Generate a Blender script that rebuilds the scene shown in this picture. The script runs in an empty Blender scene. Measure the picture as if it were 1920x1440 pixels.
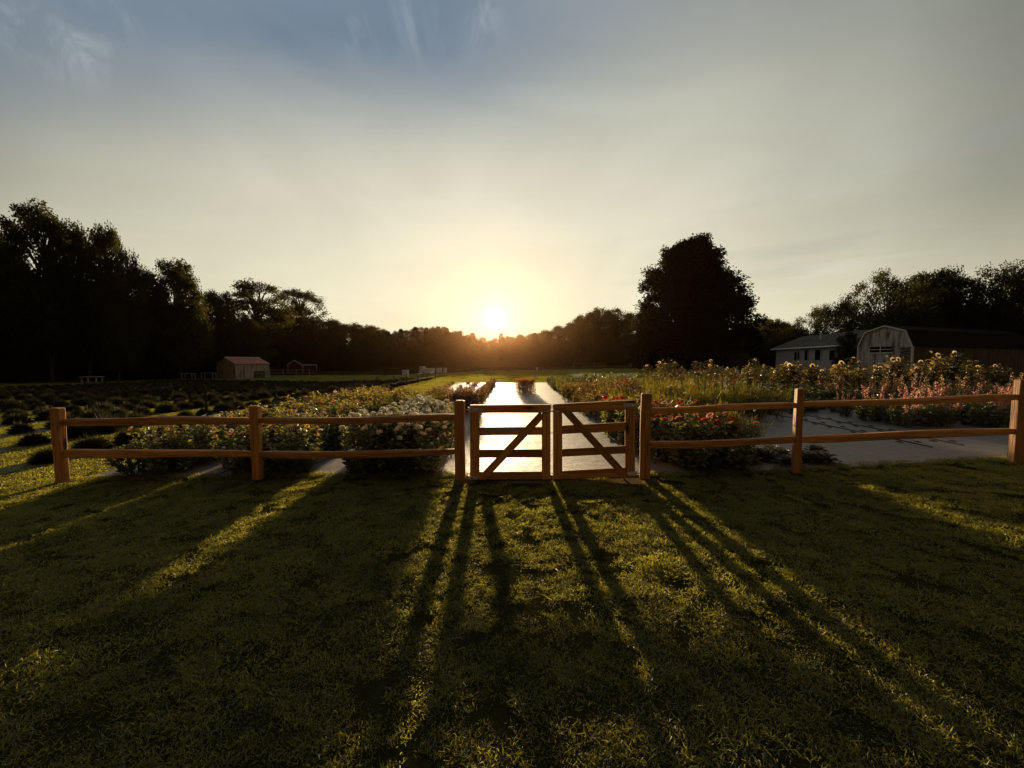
import bpy, math, random
import numpy as np
from mathutils import Vector, Matrix, Euler
R = math.radians
rng = np.random.default_rng(7)
random.seed(7)
SC = bpy.context.scene
COL = SC.collection

# ------------------------------------------------------------------ camera
CAM_H, F, PITCH = 1.6, 721.0, R(3.57)
cam_d = bpy.data.cameras.new('camera'); cam = bpy.data.objects.new('camera', cam_d); COL.objects.link(cam)
cam.location = (0, 0, CAM_H); cam.rotation_euler = (R(90) - PITCH, 0, 0)
cam_d.sensor_width = 36; cam_d.lens = 36 * F / 1920; cam_d.clip_start = 0.05; cam_d.clip_end = 3000
SC.camera = cam
CP, SP = math.cos(PITCH), math.sin(PITCH)

# ------------------------------------------------------------------ sun, sky, exposure
SUN_AZ, SUN_EL = R(-2.5), R(6.1)                 # left of +Y, above the horizon
SD = Vector((math.sin(SUN_AZ) * math.cos(SUN_EL), math.cos(SUN_AZ) * math.cos(SUN_EL), math.sin(SUN_EL)))
sl = bpy.data.lights.new('sun', 'SUN'); so = bpy.data.objects.new('sun', sl); COL.objects.link(so)
sl.energy = 5.0; sl.angle = R(1.4); sl.color = (1.0, 0.74, 0.42)
so.rotation_euler = SD.to_track_quat('Z', 'Y').to_euler()
SC.view_settings.view_transform = 'Standard'; SC.view_settings.look = 'None'
SC.view_settings.exposure = 0.6; SC.view_settings.gamma = 1.0
SC.cycles.use_denoising = True
SC.cycles.max_bounces = 6; SC.cycles.diffuse_bounces = 3; SC.cycles.glossy_bounces = 3
SC.cycles.transmission_bounces = 3; SC.cycles.transparent_max_bounces = 6
SC.cycles.sample_clamp_indirect = 4.0

class NT:
    """tiny node helper"""
    def __init__(s, tree): s.t = tree; s.n = tree.nodes; s.l = tree.links
    def node(s, typ, ins=None, **kw):
        n = s.n.new(typ)
        for k, v in kw.items(): setattr(n, k, v)
        for k, v in (ins or {}).items():
            sock = n.inputs[k]
            if isinstance(v, bpy.types.NodeSocket): s.l.new(v, sock)
            else: sock.default_value = v
        return n
    def math(s, op, a, b=0.0, c=None, clamp=False):
        n = s.n.new('ShaderNodeMath'); n.operation = op; n.use_clamp = clamp
        for i, v in enumerate((a, b) if c is None else (a, b, c)):
            if isinstance(v, bpy.types.NodeSocket): s.l.new(v, n.inputs[i])
            else: n.inputs[i].default_value = v
        return n.outputs[0]
    def vmath(s, op, a, b):
        n = s.n.new('ShaderNodeVectorMath'); n.operation = op
        for i, v in enumerate((a, b)):
            if isinstance(v, bpy.types.NodeSocket): s.l.new(v, n.inputs[i])
            else: n.inputs[i].default_value = v
        return n
    def ramp(s, fac, stops, interp='LINEAR'):
        n = s.n.new('ShaderNodeValToRGB'); s.l.new(fac, n.inputs[0]); cr = n.color_ramp; cr.interpolation = interp
        while len(cr.elements) > 1: cr.elements.remove(cr.elements[-1])
        cr.elements[0].position = stops[0][0]; cr.elements[0].color = (*stops[0][1], 1)
        for p, c in stops[1:]:
            e = cr.elements.new(p); e.color = (*c, 1)
        return n.outputs[0]
    def mix(s, fac, a, b, mode='MIX', clamp=False):
        n = s.n.new('ShaderNodeMix'); n.data_type = 'RGBA'; n.blend_type = mode; n.clamp_result = clamp
        for i, v in ((0, fac), (6, a), (7, b)):
            if isinstance(v, bpy.types.NodeSocket): s.l.new(v, n.inputs[i])
            else: n.inputs[i].default_value = v if i == 0 else (*v, 1)
        return n.outputs[2]
    def maprange(s, v, a, b, c=0.0, d=1.0, smooth=True):
        n = s.n.new('ShaderNodeMapRange'); n.interpolation_type = 'SMOOTHSTEP' if smooth else 'LINEAR'
        s.l.new(v, n.inputs[0])
        for i, x in enumerate((a, b, c, d)): n.inputs[i + 1].default_value = x
        return n.outputs[0]

def lin(r, g, b):
    f = lambda c: ((c / 255 + 0.055) / 1.055) ** 2.4 if c > 10 else c / 255 / 12.92
    return (f(r), f(g), f(b))

def build_world():
    w = bpy.data.worlds.new('World'); SC.world = w; w.use_nodes = True
    t = NT(w.node_tree); t.n.clear()
    tc = t.node('ShaderNodeTexCoord'); d = tc.outputs['Generated']
    sky = t.node('ShaderNodeTexSky', sky_type='NISHITA', sun_disc=False, sun_elevation=SUN_EL,
                 sun_rotation=SUN_AZ, air_density=1.0, dust_density=2.2, ozone_density=1.6, altitude=20)
    sep = t.node('ShaderNodeSeparateXYZ', {0: d}); X, Y, Z = sep.outputs
    cosang = t.vmath('DOT_PRODUCT', d, tuple(SD)).outputs['Value']
    ang = t.math('ARCCOSINE', t.math('MINIMUM', cosang, 0.99999))
    # high thin evening haze: brightest round the sun, slate overhead, warm fill behind the camera
    el = t.math('MULTIPLY', t.math('ARCSINE', t.math('MINIMUM', t.math('MAXIMUM', Z, -1.0), 1.0)), 2 / math.pi)
    hz = t.math('ARCTAN2', X, Y); hz = t.math('DIVIDE', t.math('ABSOLUTE', t.math('SUBTRACT', hz, SUN_AZ)), math.pi)
    D_ = 1 / 90.0
    veil = t.ramp(t.math('MAXIMUM', el, 0.0), [(a * D_, lin(*c)) for a, c in (
        (0, (250, 240, 206)), (6, (249, 240, 206)), (14, (242, 236, 208)), (20, (232, 227, 205)), (27, (214, 212, 194)),
        (31, (203, 203, 187)), (35, (186, 188, 179)), (40, (165, 169, 168)), (60, (120, 126, 132)), (90, (100, 104, 112)))])
    fall = t.ramp(hz, [(a / 180, c) for a, c in (  # sideways falloff holds lens vignette; its warm tail is added fill
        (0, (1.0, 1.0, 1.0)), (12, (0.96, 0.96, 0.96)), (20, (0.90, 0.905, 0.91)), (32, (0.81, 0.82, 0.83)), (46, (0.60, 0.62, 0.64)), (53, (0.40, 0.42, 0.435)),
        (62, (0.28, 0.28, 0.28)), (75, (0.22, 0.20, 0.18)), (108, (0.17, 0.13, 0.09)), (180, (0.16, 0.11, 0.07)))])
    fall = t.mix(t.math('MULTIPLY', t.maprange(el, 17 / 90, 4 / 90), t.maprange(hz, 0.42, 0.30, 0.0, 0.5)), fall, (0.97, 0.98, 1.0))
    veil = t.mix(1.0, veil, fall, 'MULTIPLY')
    # clear blue to the upper left, grey to the right
    vv = t.math('DIVIDE', Z, t.math('MAXIMUM', Y, 0.1))
    bl = t.math('MULTIPLY', t.maprange(vv, 0.44, 0.84), t.maprange(X, 0.40, -0.16))
    nz = t.node('ShaderNodeTexNoise', {'Vector': t.vmath('MULTIPLY', d, (1.6, 1.6, 5.0)).outputs[0], 'Scale': 1.1, 'Detail': 3.0, 'Roughness': 0.5})
    nf = t.maprange(nz.outputs[0], 0.35, 0.68)
    bl = t.math('MULTIPLY', t.math('MULTIPLY', bl, t.math('ADD', 0.8, t.math('MULTIPLY', nf, 0.25))), t.maprange(Y, -0.1, 0.3))
    veil = t.mix(bl, veil, lin(116, 134, 152))
    # faint level bands near the right horizon
    bz = t.node('ShaderNodeTexNoise', {'Vector': t.vmath('MULTIPLY', d, (1.5, 1.5, 16.0)).outputs[0], 'Scale': 1.3, 'Detail': 4.0, 'Roughness': 0.5})
    band = t.math('MULTIPLY', t.maprange(bz.outputs[0], 0.5, 0.75), t.maprange(Z, 0.5, 0.1))
    band = t.math('MULTIPLY', band, t.maprange(X, 0.1, 0.6))
    veil = t.mix(t.math('MULTIPLY', band, 0.35), veil, (0.34, 0.40, 0.40))
    # small wisps of cirrus high up
    wz = t.node('ShaderNodeTexNoise', {'Vector': t.vmath('MULTIPLY', d, (9.0, 5.0, 4.0)).outputs[0], 'Scale': 1.6, 'Detail': 8.0, 'Roughness': 0.62, 'Distortion': 1.4})
    for (wx, wy, wr, ws) in ((122, 85, .085, .6), (232, 12, .06, .35), (665, 72, .055, .28), (745, 55, .09, .22), (850, 45, .10, .18), (905, 8, .08, .25), (4, 45, .05, .35)):
        cx, cy = (wx - 960) / F, (720 - wy) / F; v = Vector((cx, CP + cy * SP, cy * CP - SP)).normalized()
        dd = t.vmath('SUBTRACT', d, tuple(v)).outputs[0]; dl = t.vmath('LENGTH', dd, (0, 0, 0)).outputs['Value']
        wf = t.math('MULTIPLY', t.maprange(wz.outputs[0], 0.40, 0.85), t.maprange(dl, wr, wr * 0.1))
        veil = t.mix(t.math('MULTIPLY', wf, ws), veil, lin(205, 212, 214))
    lz = t.node('ShaderNodeTexNoise', {'Vector': t.vmath('MULTIPLY', d, (2.0, 2.0, 26.0)).outputs[0], 'Scale': 1.0, 'Detail': 5.0, 'Roughness': 0.55, 'Distortion': 0.4})
    lf = t.math('MULTIPLY', t.maprange(lz.outputs[0], 0.52, 0.68), t.math('MULTIPLY', t.maprange(Z, 0.26, 0.16), t.maprange(X, -0.1, 0.25)))
    veil = t.mix(t.math('MULTIPLY', lf, 0.30), veil, lin(232, 232, 222))
    mz = t.node('ShaderNodeTexNoise', {'Vector': t.vmath('MULTIPLY', d, (1.3, 1.3, 3.2)).outputs[0], 'Scale': 1.7, 'Detail': 6.0, 'Roughness': 0.55, 'Distortion': 0.6})
    mk = t.maprange(mz.outputs[0], 0.3, 0.7, 0.94, 1.06)
    veil = t.mix(1.0, veil, t.node('ShaderNodeCombineXYZ', {0: mk, 1: mk, 2: mk}).outputs[0], 'MULTIPLY')
    skyc = t.mix(1.0, sky.outputs[0], (0.10, 0.10, 0.10), 'MULTIPLY')
    base = t.mix(0.96, skyc, veil)
    # aureole and the sun itself seen through the haze
    halo = t.math('MULTIPLY', t.math('POWER', 2.718, t.math('MULTIPLY', ang, -14.0)), 0.06)
    core = t.math('MULTIPLY', t.math('POWER', 2.718, t.math('MULTIPLY', t.math('MULTIPLY', ang, ang), -7000.0)), 14.0)
    soft = t.math('MULTIPLY', t.math('POWER', 2.718, t.math('MULTIPLY', ang, -75.0)), 1.6)
    glow = t.math('ADD', t.math('ADD', halo, core), soft)
    gcol = t.node('ShaderNodeMix', data_type='RGBA', blend_type='MULTIPLY')
    gcol.inputs[0].default_value = 1.0; gcol.inputs[6].default_value = (1.0, 0.86, 0.55, 1)
    t.l.new(glow, gcol.inputs[7])
    tot = t.mix(1.0, base, gcol.outputs[2], 'ADD')
    # nothing glows below the horizon
    tot = t.mix(t.maprange(Z, -0.02, -0.12), tot, (0.02, 0.02, 0.015))
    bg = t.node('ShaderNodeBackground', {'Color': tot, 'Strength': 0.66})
    out = t.node('ShaderNodeOutputWorld', {'Surface': bg.outputs[0]})
build_world()

# ------------------------------------------------------------------ materials
def pmat(name, color, rough=0.8, metal=0.0, spec=0.3, noise=None, bump=None):
    """noise = (scale xyz, other colour, contrast lo, hi)   bump = (scale xyz, strength, distance)"""
    m = bpy.data.materials.new(name); m.use_nodes = True; t = NT(m.node_tree)
    b = t.n['Principled BSDF']; tc = t.node('ShaderNodeTexCoord').outputs['Object']
    b.inputs['Base Color'].default_value = (*color, 1); b.inputs['Roughness'].default_value = rough
    b.inputs['Metallic'].default_value = metal; b.inputs['Specular IOR Level'].default_value = spec
    if noise:
        sc, c2, lo, hi = noise
        v = t.vmath('MULTIPLY', tc, sc).outputs[0]
        n = t.node('ShaderNodeTexNoise', {'Vector': v, 'Scale': 1.0, 'Detail': 6.0, 'Roughness': 0.6})
        t.l.new(t.mix(t.maprange(n.outputs[0], lo, hi), color, c2), b.inputs['Base Color'])
    if bump:
        sc, st, di = bump
        v = t.vmath('MULTIPLY', tc, sc).outputs[0]
        n = t.node('ShaderNodeTexNoise', {'Vector': v, 'Scale': 1.0, 'Detail': 5.0, 'Roughness': 0.6})
        bn = t.node('ShaderNodeBump', {'Strength': st, 'Distance': di, 'Height': n.outputs[0]})
        t.l.new(bn.outputs[0], b.inputs['Normal'])
    return m

def leafmat(name, color, trans, tf=0.5, var=0.35, gloss=0.08, rough=0.45):
    """thin leaf: diffuse + light passing through it, a little sheen, colour varied leaf by leaf"""
    m = bpy.data.materials.new(name); m.use_nodes = True; t = NT(m.node_tree); t.n.clear()
    geo = t.node('ShaderNodeNewGeometry'); r = geo.outputs['Random Per Island']
    oi = t.node('ShaderNodeObjectInfo').outputs['Random']
    k = t.math('ADD', 1.0 - var, t.math('MULTIPLY', r, 2 * var))
    k = t.math('MULTIPLY', k, t.math('ADD', 0.8, t.math('MULTIPLY', oi, 0.4)))
    kc = t.node('ShaderNodeCombineXYZ', {0: k, 1: k, 2: k}).outputs[0]
    c1 = t.mix(1.0, kc, color, 'MULTIPLY'); c2 = t.mix(1.0, kc, trans, 'MULTIPLY')
    d = t.node('ShaderNodeBsdfDiffuse', {'Color': c1}); tr = t.node('ShaderNodeBsdfTranslucent', {'Color': c2})
    g = t.node('ShaderNodeBsdfGlossy', {'Color': (1, 1, 1, 1), 'Roughness': rough})
    a = t.node('ShaderNodeMixShader', {0: tf, 1: d.outputs[0], 2: tr.outputs[0]})
    b = t.node('ShaderNodeMixShader', {0: gloss, 1: a.outputs[0], 2: g.outputs[0]})
    t.node('ShaderNodeOutputMaterial', {'Surface': b.outputs[0]})
    return m

def woodmat(name, c1, c2, axis, rough=0.62):
    """sawn cedar; grain runs along the given local axis"""
    m = bpy.data.materials.new(name); m.use_nodes = True; t = NT(m.node_tree); b = t.n['Principled BSDF']
    tc = t.node('ShaderNodeTexCoord').outputs['Object']
    oi = t.node('ShaderNodeObjectInfo').outputs['Random']
    off = t.node('ShaderNodeCombineXYZ', {0: t.math('MULTIPLY', oi, 13.0), 1: t.math('MULTIPLY', oi, 7.0), 2: t.math('MULTIPLY', oi, 29.0)}).outputs[0]
    p = t.vmath('ADD', tc, off).outputs[0]
    s = [26.0, 26.0, 26.0]; s['xyz'.index(axis)] = 1.3
    s2 = [90.0, 90.0, 90.0]; s2['xyz'.index(axis)] = 3.0
    n1 = t.node('ShaderNodeTexNoise', {'Vector': t.vmath('MULTIPLY', p, tuple(s)).outputs[0], 'Scale': 1.0, 'Detail': 4.0, 'Distortion': 1.2})
    n2 = t.node('ShaderNodeTexNoise', {'Vector': t.vmath('MULTIPLY', p, tuple(s2)).outputs[0], 'Scale': 1.0, 'Detail': 4.0, 'Roughness': 0.7})
    n3 = t.node('ShaderNodeTexNoise', {'Vector': p, 'Scale': 3.0, 'Detail': 3.0})
    col = t.mix(t.maprange(n1.outputs[0], 0.3, 0.7), c1, c2)
    col = t.mix(t.maprange(n2.outputs[0], 0.50, 0.68, 0.0, 0.85), col, (c2[0] * 0.32, c2[1] * 0.28, c2[2] * 0.3))
    n5 = t.node('ShaderNodeTexNoise', {'Vector': t.vmath('MULTIPLY', p, tuple(x * 0.2 for x in s)).outputs[0], 'Scale': 1.0, 'Detail': 5.0, 'Distortion': 0.8})
    col = t.mix(t.maprange(n5.outputs[0], 0.50, 0.72, 0.0, 0.65), col, (c2[0] * 0.5, c2[1] * 0.42, c2[2] * 0.5))
    col = t.mix(t.maprange(n3.outputs[0], 0.45, 0.75, 0.0, 0.35), col, (0.24, 0.12, 0.05))
    # knots
    vo = t.node('ShaderNodeTexVoronoi', {'Vector': t.vmath('MULTIPLY', p, tuple(x * 0.16 + 0.9 for x in s)).outputs[0], 'Scale': 1.0})
    col = t.mix(t.maprange(vo.outputs['Distance'], 0.17, 0.07), col, (0.05, 0.02, 0.01))
    k = t.math('ADD', 0.72, t.math('MULTIPLY', oi, 0.5))
    col = t.mix(1.0, col, t.node('ShaderNodeCombineXYZ', {0: k, 1: k, 2: k}).outputs[0], 'MULTIPLY')
    t.l.new(col, b.inputs['Base Color']); b.inputs['Roughness'].default_value = rough
    b.inputs['Specular IOR Level'].default_value = 0.35
    h = t.math('ADD', t.math('MULTIPLY', n1.outputs[0], 0.6), t.math('MULTIPLY', n2.outputs[0], 0.5))
    t.l.new(t.node('ShaderNodeBump', {'Strength': 1.0, 'Distance': 0.009, 'Height': h}).outputs[0], b.inputs['Normal'])
    return m

M = {}
HAZE = 0.00008
C1, C2 = (0.80, 0.36, 0.09), (0.50, 0.195, 0.042)
for ax in 'xz': M['wood_' + ax] = woodmat('cedar_wood_' + ax, C1, C2, ax)
M['metal'] = pmat('galvanised_steel', (0.74, 0.75, 0.78), 0.55, 0.2, 0.5, ((40, 40, 40), (0.28, 0.28, 0.3), 0.4, 0.7))
M['dark_steel'] = pmat('dark_post_steel', (0.03, 0.035, 0.03), 0.6, 0.3)
M['bark'] = pmat('bark', (0.06, 0.045, 0.035), 0.95, noise=((9, 9, 2), (0.025, 0.02, 0.015), 0.35, 0.65), bump=((20, 20, 4), 0.8, 0.04))
M['tree'] = leafmat('broad_leaves', (0.024, 0.027, 0.010), (0.085, 0.075, 0.010), 0.42, gloss=0.02)
M['conifer'] = leafmat('conifer_needles', (0.018, 0.020, 0.009), (0.03, 0.027, 0.006), 0.22, gloss=0.005)
M['grass'] = leafmat('grass_blades', (0.043, 0.044, 0.007), (0.52, 0.47, 0.033), 0.56, 0.45, gloss=0.05, rough=0.4)
M['dry'] = leafmat('dry_grass', (0.26, 0.20, 0.09), (0.34, 0.24, 0.08), 0.4, 0.3, gloss=0.04)
M['lav'] = leafmat('lavender_stems', (0.032, 0.032, 0.022), (0.07, 0.06, 0.025), 0.3, 0.4, gloss=0.02)
M['leaf'] = leafmat('garden_leaves', (0.042, 0.055, 0.016), (0.24, 0.23, 0.03), 0.5, 0.4, gloss=0.10, rough=0.4)
M['leafgold'] = leafmat('golden_leaves', (0.07, 0.055, 0.015), (0.32, 0.20, 0.03), 0.5, 0.4, gloss=0.08)
M['feather'] = leafmat('feathery_leaves', (0.055, 0.055, 0.011), (0.27, 0.22, 0.016), 0.6, 0.4, gloss=0.03)
M['sunleaf'] = leafmat('sunflower_leaves', (0.036, 0.040, 0.012), (0.15, 0.11, 0.012), 0.32, 0.6, gloss=0.10, rough=0.35)
M['leafmid'] = leafmat('green_gold_leaves', (0.055, 0.055, 0.015), (0.30, 0.23, 0.028), 0.5, 0.45, gloss=0.09)
M['kale'] = leafmat('blue_grey_leaves', (0.10, 0.12, 0.11), (0.10, 0.11, 0.06), 0.25, 0.25, gloss=0.12, rough=0.35)
M['purple'] = leafmat('bronze_leaves', (0.075, 0.04, 0.025), (0.34, 0.16, 0.05), 0.5, 0.4, gloss=0.06)
M['stem'] = leafmat('stems', (0.06, 0.075, 0.03), (0.08, 0.08, 0.02), 0.25, 0.2, gloss=0.05)
M['white'] = leafmat('white_petals', (0.93, 0.92, 0.85), (0.85, 0.78, 0.60), 0.30, 0.12, gloss=0.03)
M['red'] = leafmat('red_petals', (0.62, 0.045, 0.035), (0.75, 0.08, 0.04), 0.45, 0.25, gloss=0.03)
M['pink'] = leafmat('coral_pink_petals', (0.62, 0.27, 0.22), (0.75, 0.36, 0.25), 0.45, 0.25, gloss=0.03)
M['rose'] = leafmat('rose_petals', (0.62, 0.12, 0.12), (0.72, 0.16, 0.12), 0.45, 0.25, gloss=0.03)
M['peach'] = leafmat('peach_petals', (0.66, 0.40, 0.24), (0.80, 0.48, 0.25), 0.5, 0.25, gloss=0.03)
M['marigold'] = leafmat('marigold_petals', (0.85, 0.33, 0.04), (0.98, 0.42, 0.04), 0.5, 0.2, gloss=0.02)
M['dusk'] = leafmat('dusky_peach_petals', (0.45, 0.28, 0.15), (0.62, 0.38, 0.17), 0.45, 0.35, gloss=0.03)
M['orange'] = leafmat('orange_petals', (0.62, 0.28, 0.08), (0.78, 0.38, 0.09), 0.5, 0.2, gloss=0.03)
M['yellow'] = leafmat('sunflower_petals', (0.80, 0.60, 0.32), (0.95, 0.74, 0.46), 0.6, 0.2, gloss=0.03)
M['disc'] = pmat('flower_centre', (0.03, 0.018, 0.01), 0.9)
M['gdisc'] = pmat('yellow_flower_centre', (0.45, 0.30, 0.05), 0.9)

def cloth_mat():
    m = bpy.data.materials.new('woven_weed_cloth'); m.use_nodes = True; t = NT(m.node_tree); b = t.n['Principled BSDF']
    tc = t.node('ShaderNodeTexCoord').outputs['Object']
    n1 = t.node('ShaderNodeTexNoise', {'Vector': tc, 'Scale': 0.9, 'Detail': 6.0, 'Roughness': 0.6})
    n2 = t.node('ShaderNodeTexNoise', {'Vector': tc, 'Scale': 16.0, 'Detail': 7.0, 'Roughness': 0.75})
    n3 = t.node('ShaderNodeTexNoise', {'Vector': t.vmath('MULTIPLY', tc, (2.2, 3.4, 1.0)).outputs[0], 'Scale': 1.0, 'Detail': 4.0, 'Distortion': 0.6})
    n4 = t.node('ShaderNodeTexNoise', {'Vector': t.vmath('MULTIPLY', tc, (5.0, 90.0, 1.0)).outputs[0], 'Scale': 1.0, 'Detail': 3.0})
    n5 = t.node('ShaderNodeTexNoise', {'Vector': t.vmath('MULTIPLY', tc, (90.0, 5.0, 1.0)).outputs[0], 'Scale': 1.0, 'Detail': 3.0})
    col = t.mix(t.maprange(n1.outputs[0], 0.35, 0.7), (0.115, 0.092, 0.08), (0.21, 0.165, 0.13))
    col = t.mix(t.maprange(n2.outputs[0], 0.56, 0.70, 0.0, 0.7), col, (0.24, 0.18, 0.12))
    col = t.mix(t.maprange(n4.outputs[0], 0.50, 0.66, 0.0, 0.35), col, (0.05, 0.045, 0.04))
    col = t.mix(t.maprange(n5.outputs[0], 0.52, 0.68, 0.0, 0.4), col, (0.04, 0.035, 0.03))
    sx = t.node('ShaderNodeSeparateXYZ', {0: tc})
    for ax, per, off, wd in ((0, 1.83, .9, 0.006), (0, 0.305, .15, 0.0018)):
        fr = t.math('FRACT', t.math('DIVIDE', t.math('ADD', sx.outputs[ax], off + 20 * per), per))
        g_ = t.math('LESS_THAN', t.math('ABSOLUTE', t.math('SUBTRACT', fr, 0.5)), wd / per)
        col = t.mix(t.math('MULTIPLY', g_, 0.6), col, (0.30, 0.28, 0.24))
    t.l.new(col, b.inputs['Base Color'])
    rg = t.math('ADD', t.maprange(n1.outputs[0], 0.3, 0.75, 0.58, 0.68), t.math('MULTIPLY', t.math('SUBTRACT', n2.outputs[0], 0.5), 0.5))
    t.l.new(rg, b.inputs['Roughness'])
    t.l.new(t.maprange(t.math('ADD', n4.outputs[0], n2.outputs[0]), 0.8, 1.2, 1.0, 0.75), b.inputs['Specular IOR Level'])
    h = t.math('ADD', t.math('MULTIPLY', n4.outputs[0], 0.12), t.math('MULTIPLY', n5.outputs[0], 0.15))
    h = t.math('ADD', h, t.math('MULTIPLY', n3.outputs[0], 0.7))
    h = t.math('ADD', h, t.math('MULTIPLY', n2.outputs[0], 0.5))
    t.l.new(t.node('ShaderNodeBump', {'Strength': 1.0, 'Distance': 0.011, 'Height': h}).outputs[0], b.inputs['Normal'])
    return m
M['cloth'] = cloth_mat()

def ground_mat():
    m = bpy.data.materials.new('turf_and_soil'); m.use_nodes = True; t = NT(m.node_tree); b = t.n['Principled BSDF']
    tc = t.node('ShaderNodeTexCoord').outputs['Object']
    n1 = t.node('ShaderNodeTexNoise', {'Vector': tc, 'Scale': 1.3, 'Detail': 8.0, 'Roughness': 0.65})
    n2 = t.node('ShaderNodeTexNoise', {'Vector': tc, 'Scale': 30.0, 'Detail': 5.0, 'Roughness': 0.7})
    n3 = t.node('ShaderNodeTexNoise', {'Vector': tc, 'Scale': 0.06, 'Detail': 4.0})
    c = t.mix(t.maprange(n1.outputs[0], 0.35, 0.7), (0.030, 0.031, 0.008), (0.045, 0.038, 0.013))
    c = t.mix(t.maprange(n2.outputs[0], 0.5, 0.75, 0.0, 0.7), c, (0.06, 0.042, 0.022))
    c = t.mix(t.maprange(n3.outputs[0], 0.45, 0.65, 0.0, 0.5), c, (0.075, 0.080, 0.018))
    # bare, trodden earth in front of the gate
    sx = t.node('ShaderNodeSeparateXYZ', {0: tc})
    wob = t.math('MULTIPLY', t.math('SUBTRACT', n1.outputs[0], 0.5), 0.5)
    for (px, py, rx, ry) in DIRT:
        ex = t.math('DIVIDE', t.math('SUBTRACT', sx.outputs[0], px), rx)
        ey = t.math('DIVIDE', t.math('SUBTRACT', sx.outputs[1], py), ry)
        rr = t.math('ADD', t.math('SQRT', t.math('ADD', t.math('MULTIPLY', ex, ex), t.math('MULTIPLY', ey, ey))), t.math('MULTIPLY', wob, 2.2))
        c = t.mix(t.maprange(rr, 1.1, 0.6), c, (0.20, 0.125, 0.075))
    t.l.new(c, b.inputs['Base Color']); b.inputs['Roughness'].default_value = 1.0; b.inputs['Specular IOR Level'].default_value = 0.0
    t.l.new(t.node('ShaderNodeBump', {'Strength': 1.0, 'Distance': 0.03, 'Height': n2.outputs[0]}).outputs[0], b.inputs['Normal'])
    return m
DIRT = [(-0.72, 4.25, 0.05, 0.22), (1.55, 4.98, 0.45, 0.16), (-0.65, 4.98, 0.2, 0.12), (0.5, 4.97, 0.9, 0.08)]

def board_mat(name, c1, c2, stain, scale=7.0, lo=0.45, hi=0.7):
    """painted vertical boards, weathered in streaks"""
    m = bpy.data.materials.new(name); m.use_nodes = True; t = NT(m.node_tree); b = t.n['Principled BSDF']
    tc = t.node('ShaderNodeTexCoord').outputs['Object']
    n1 = t.node('ShaderNodeTexNoise', {'Vector': t.vmath('MULTIPLY', tc, (3.2, 3.2, 0.7)).outputs[0], 'Scale': 1.0, 'Detail': 7.0, 'Roughness': 0.68})
    n2 = t.node('ShaderNodeTexNoise', {'Vector': t.vmath('MULTIPLY', tc, (14.0, 14.0, 1.4)).outputs[0], 'Scale': 1.0, 'Detail': 5.0})
    c = t.mix(t.maprange(n2.outputs[0], 0.35, 0.65), c1, c2)
    c = t.mix(t.maprange(n1.outputs[0], lo, hi), c, stain)
    t.l.new(c, b.inputs['Base Color']); b.inputs['Roughness'].default_value = 0.85; b.inputs['Specular IOR Level'].default_value = 0.1
    sx = t.node('ShaderNodeSeparateXYZ', {0: tc})
    fr = t.math('FRACT', t.math('MULTIPLY', t.math('ADD', sx.outputs[0], sx.outputs[1]), scale * 0.7))
    g = t.math('GREATER_THAN', t.math('ABSOLUTE', t.math('SUBTRACT', fr, 0.5)), 0.45)
    t.l.new(t.node('ShaderNodeBump', {'Strength': 0.8, 'Distance': -0.02, 'Height': g}).outputs[0], b.inputs['Normal'])
    return m
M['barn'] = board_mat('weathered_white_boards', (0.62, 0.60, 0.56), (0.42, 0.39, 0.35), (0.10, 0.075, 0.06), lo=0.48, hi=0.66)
M['shedwall'] = board_mat('grey_boards', (0.60, 0.54, 0.48), (0.45, 0.40, 0.35), (0.20, 0.16, 0.12))
M['redwall'] = board_mat('dark_red_boards', (0.14, 0.03, 0.02), (0.10, 0.02, 0.015), (0.05, 0.012, 0.01))
M['housewall'] = board_mat('pale_siding', (0.46, 0.42, 0.40), (0.38, 0.34, 0.32), (0.22, 0.19, 0.17), lo=0.55, hi=0.8)
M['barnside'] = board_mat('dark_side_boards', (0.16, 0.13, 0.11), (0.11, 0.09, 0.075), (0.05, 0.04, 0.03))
M['trim'] = pmat('white_trim_paint', (0.72, 0.72, 0.70), 0.6, noise=((6, 6, 6), (0.5, 0.48, 0.45), 0.45, 0.7))
M['redroof'] = pmat('red_metal_roof', (0.62, 0.26, 0.20), 0.6, 0.0, 0.15, ((3, 3, 3), (0.48, 0.18, 0.14), 0.4, 0.7))
M['shingle'] = pmat('asphalt_shingles', (0.22, 0.20, 0.175), 0.95, 0.0, 0.03, noise=((6, 6, 12), (0.055, 0.05, 0.04), 0.4, 0.6), bump=((8, 8, 24), 0.6, 0.03))
M['darkroof'] = pmat('dark_shingles', (0.030, 0.022, 0.020), 0.97, 0.0, 0.02, noise=((6, 6, 12), (0.02, 0.018, 0.016), 0.4, 0.6))
M['glass'] = pmat('window_glass', (0.01, 0.011, 0.012), 0.12, 0.0, 0.5)
M['greywood'] = pmat('weathered_grey_wood', (0.30, 0.27, 0.23), 0.9, noise=((12, 12, 12), (0.16, 0.14, 0.12), 0.4, 0.65))
M['whitebox'] = pmat('white_painted_metal', (0.78, 0.78, 0.78), 0.5, noise=((2, 2, 2), (0.6, 0.6, 0.6), 0.45, 0.75))
M['rubber'] = pmat('black_rubber', (0.02, 0.02, 0.02), 0.8)

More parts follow.
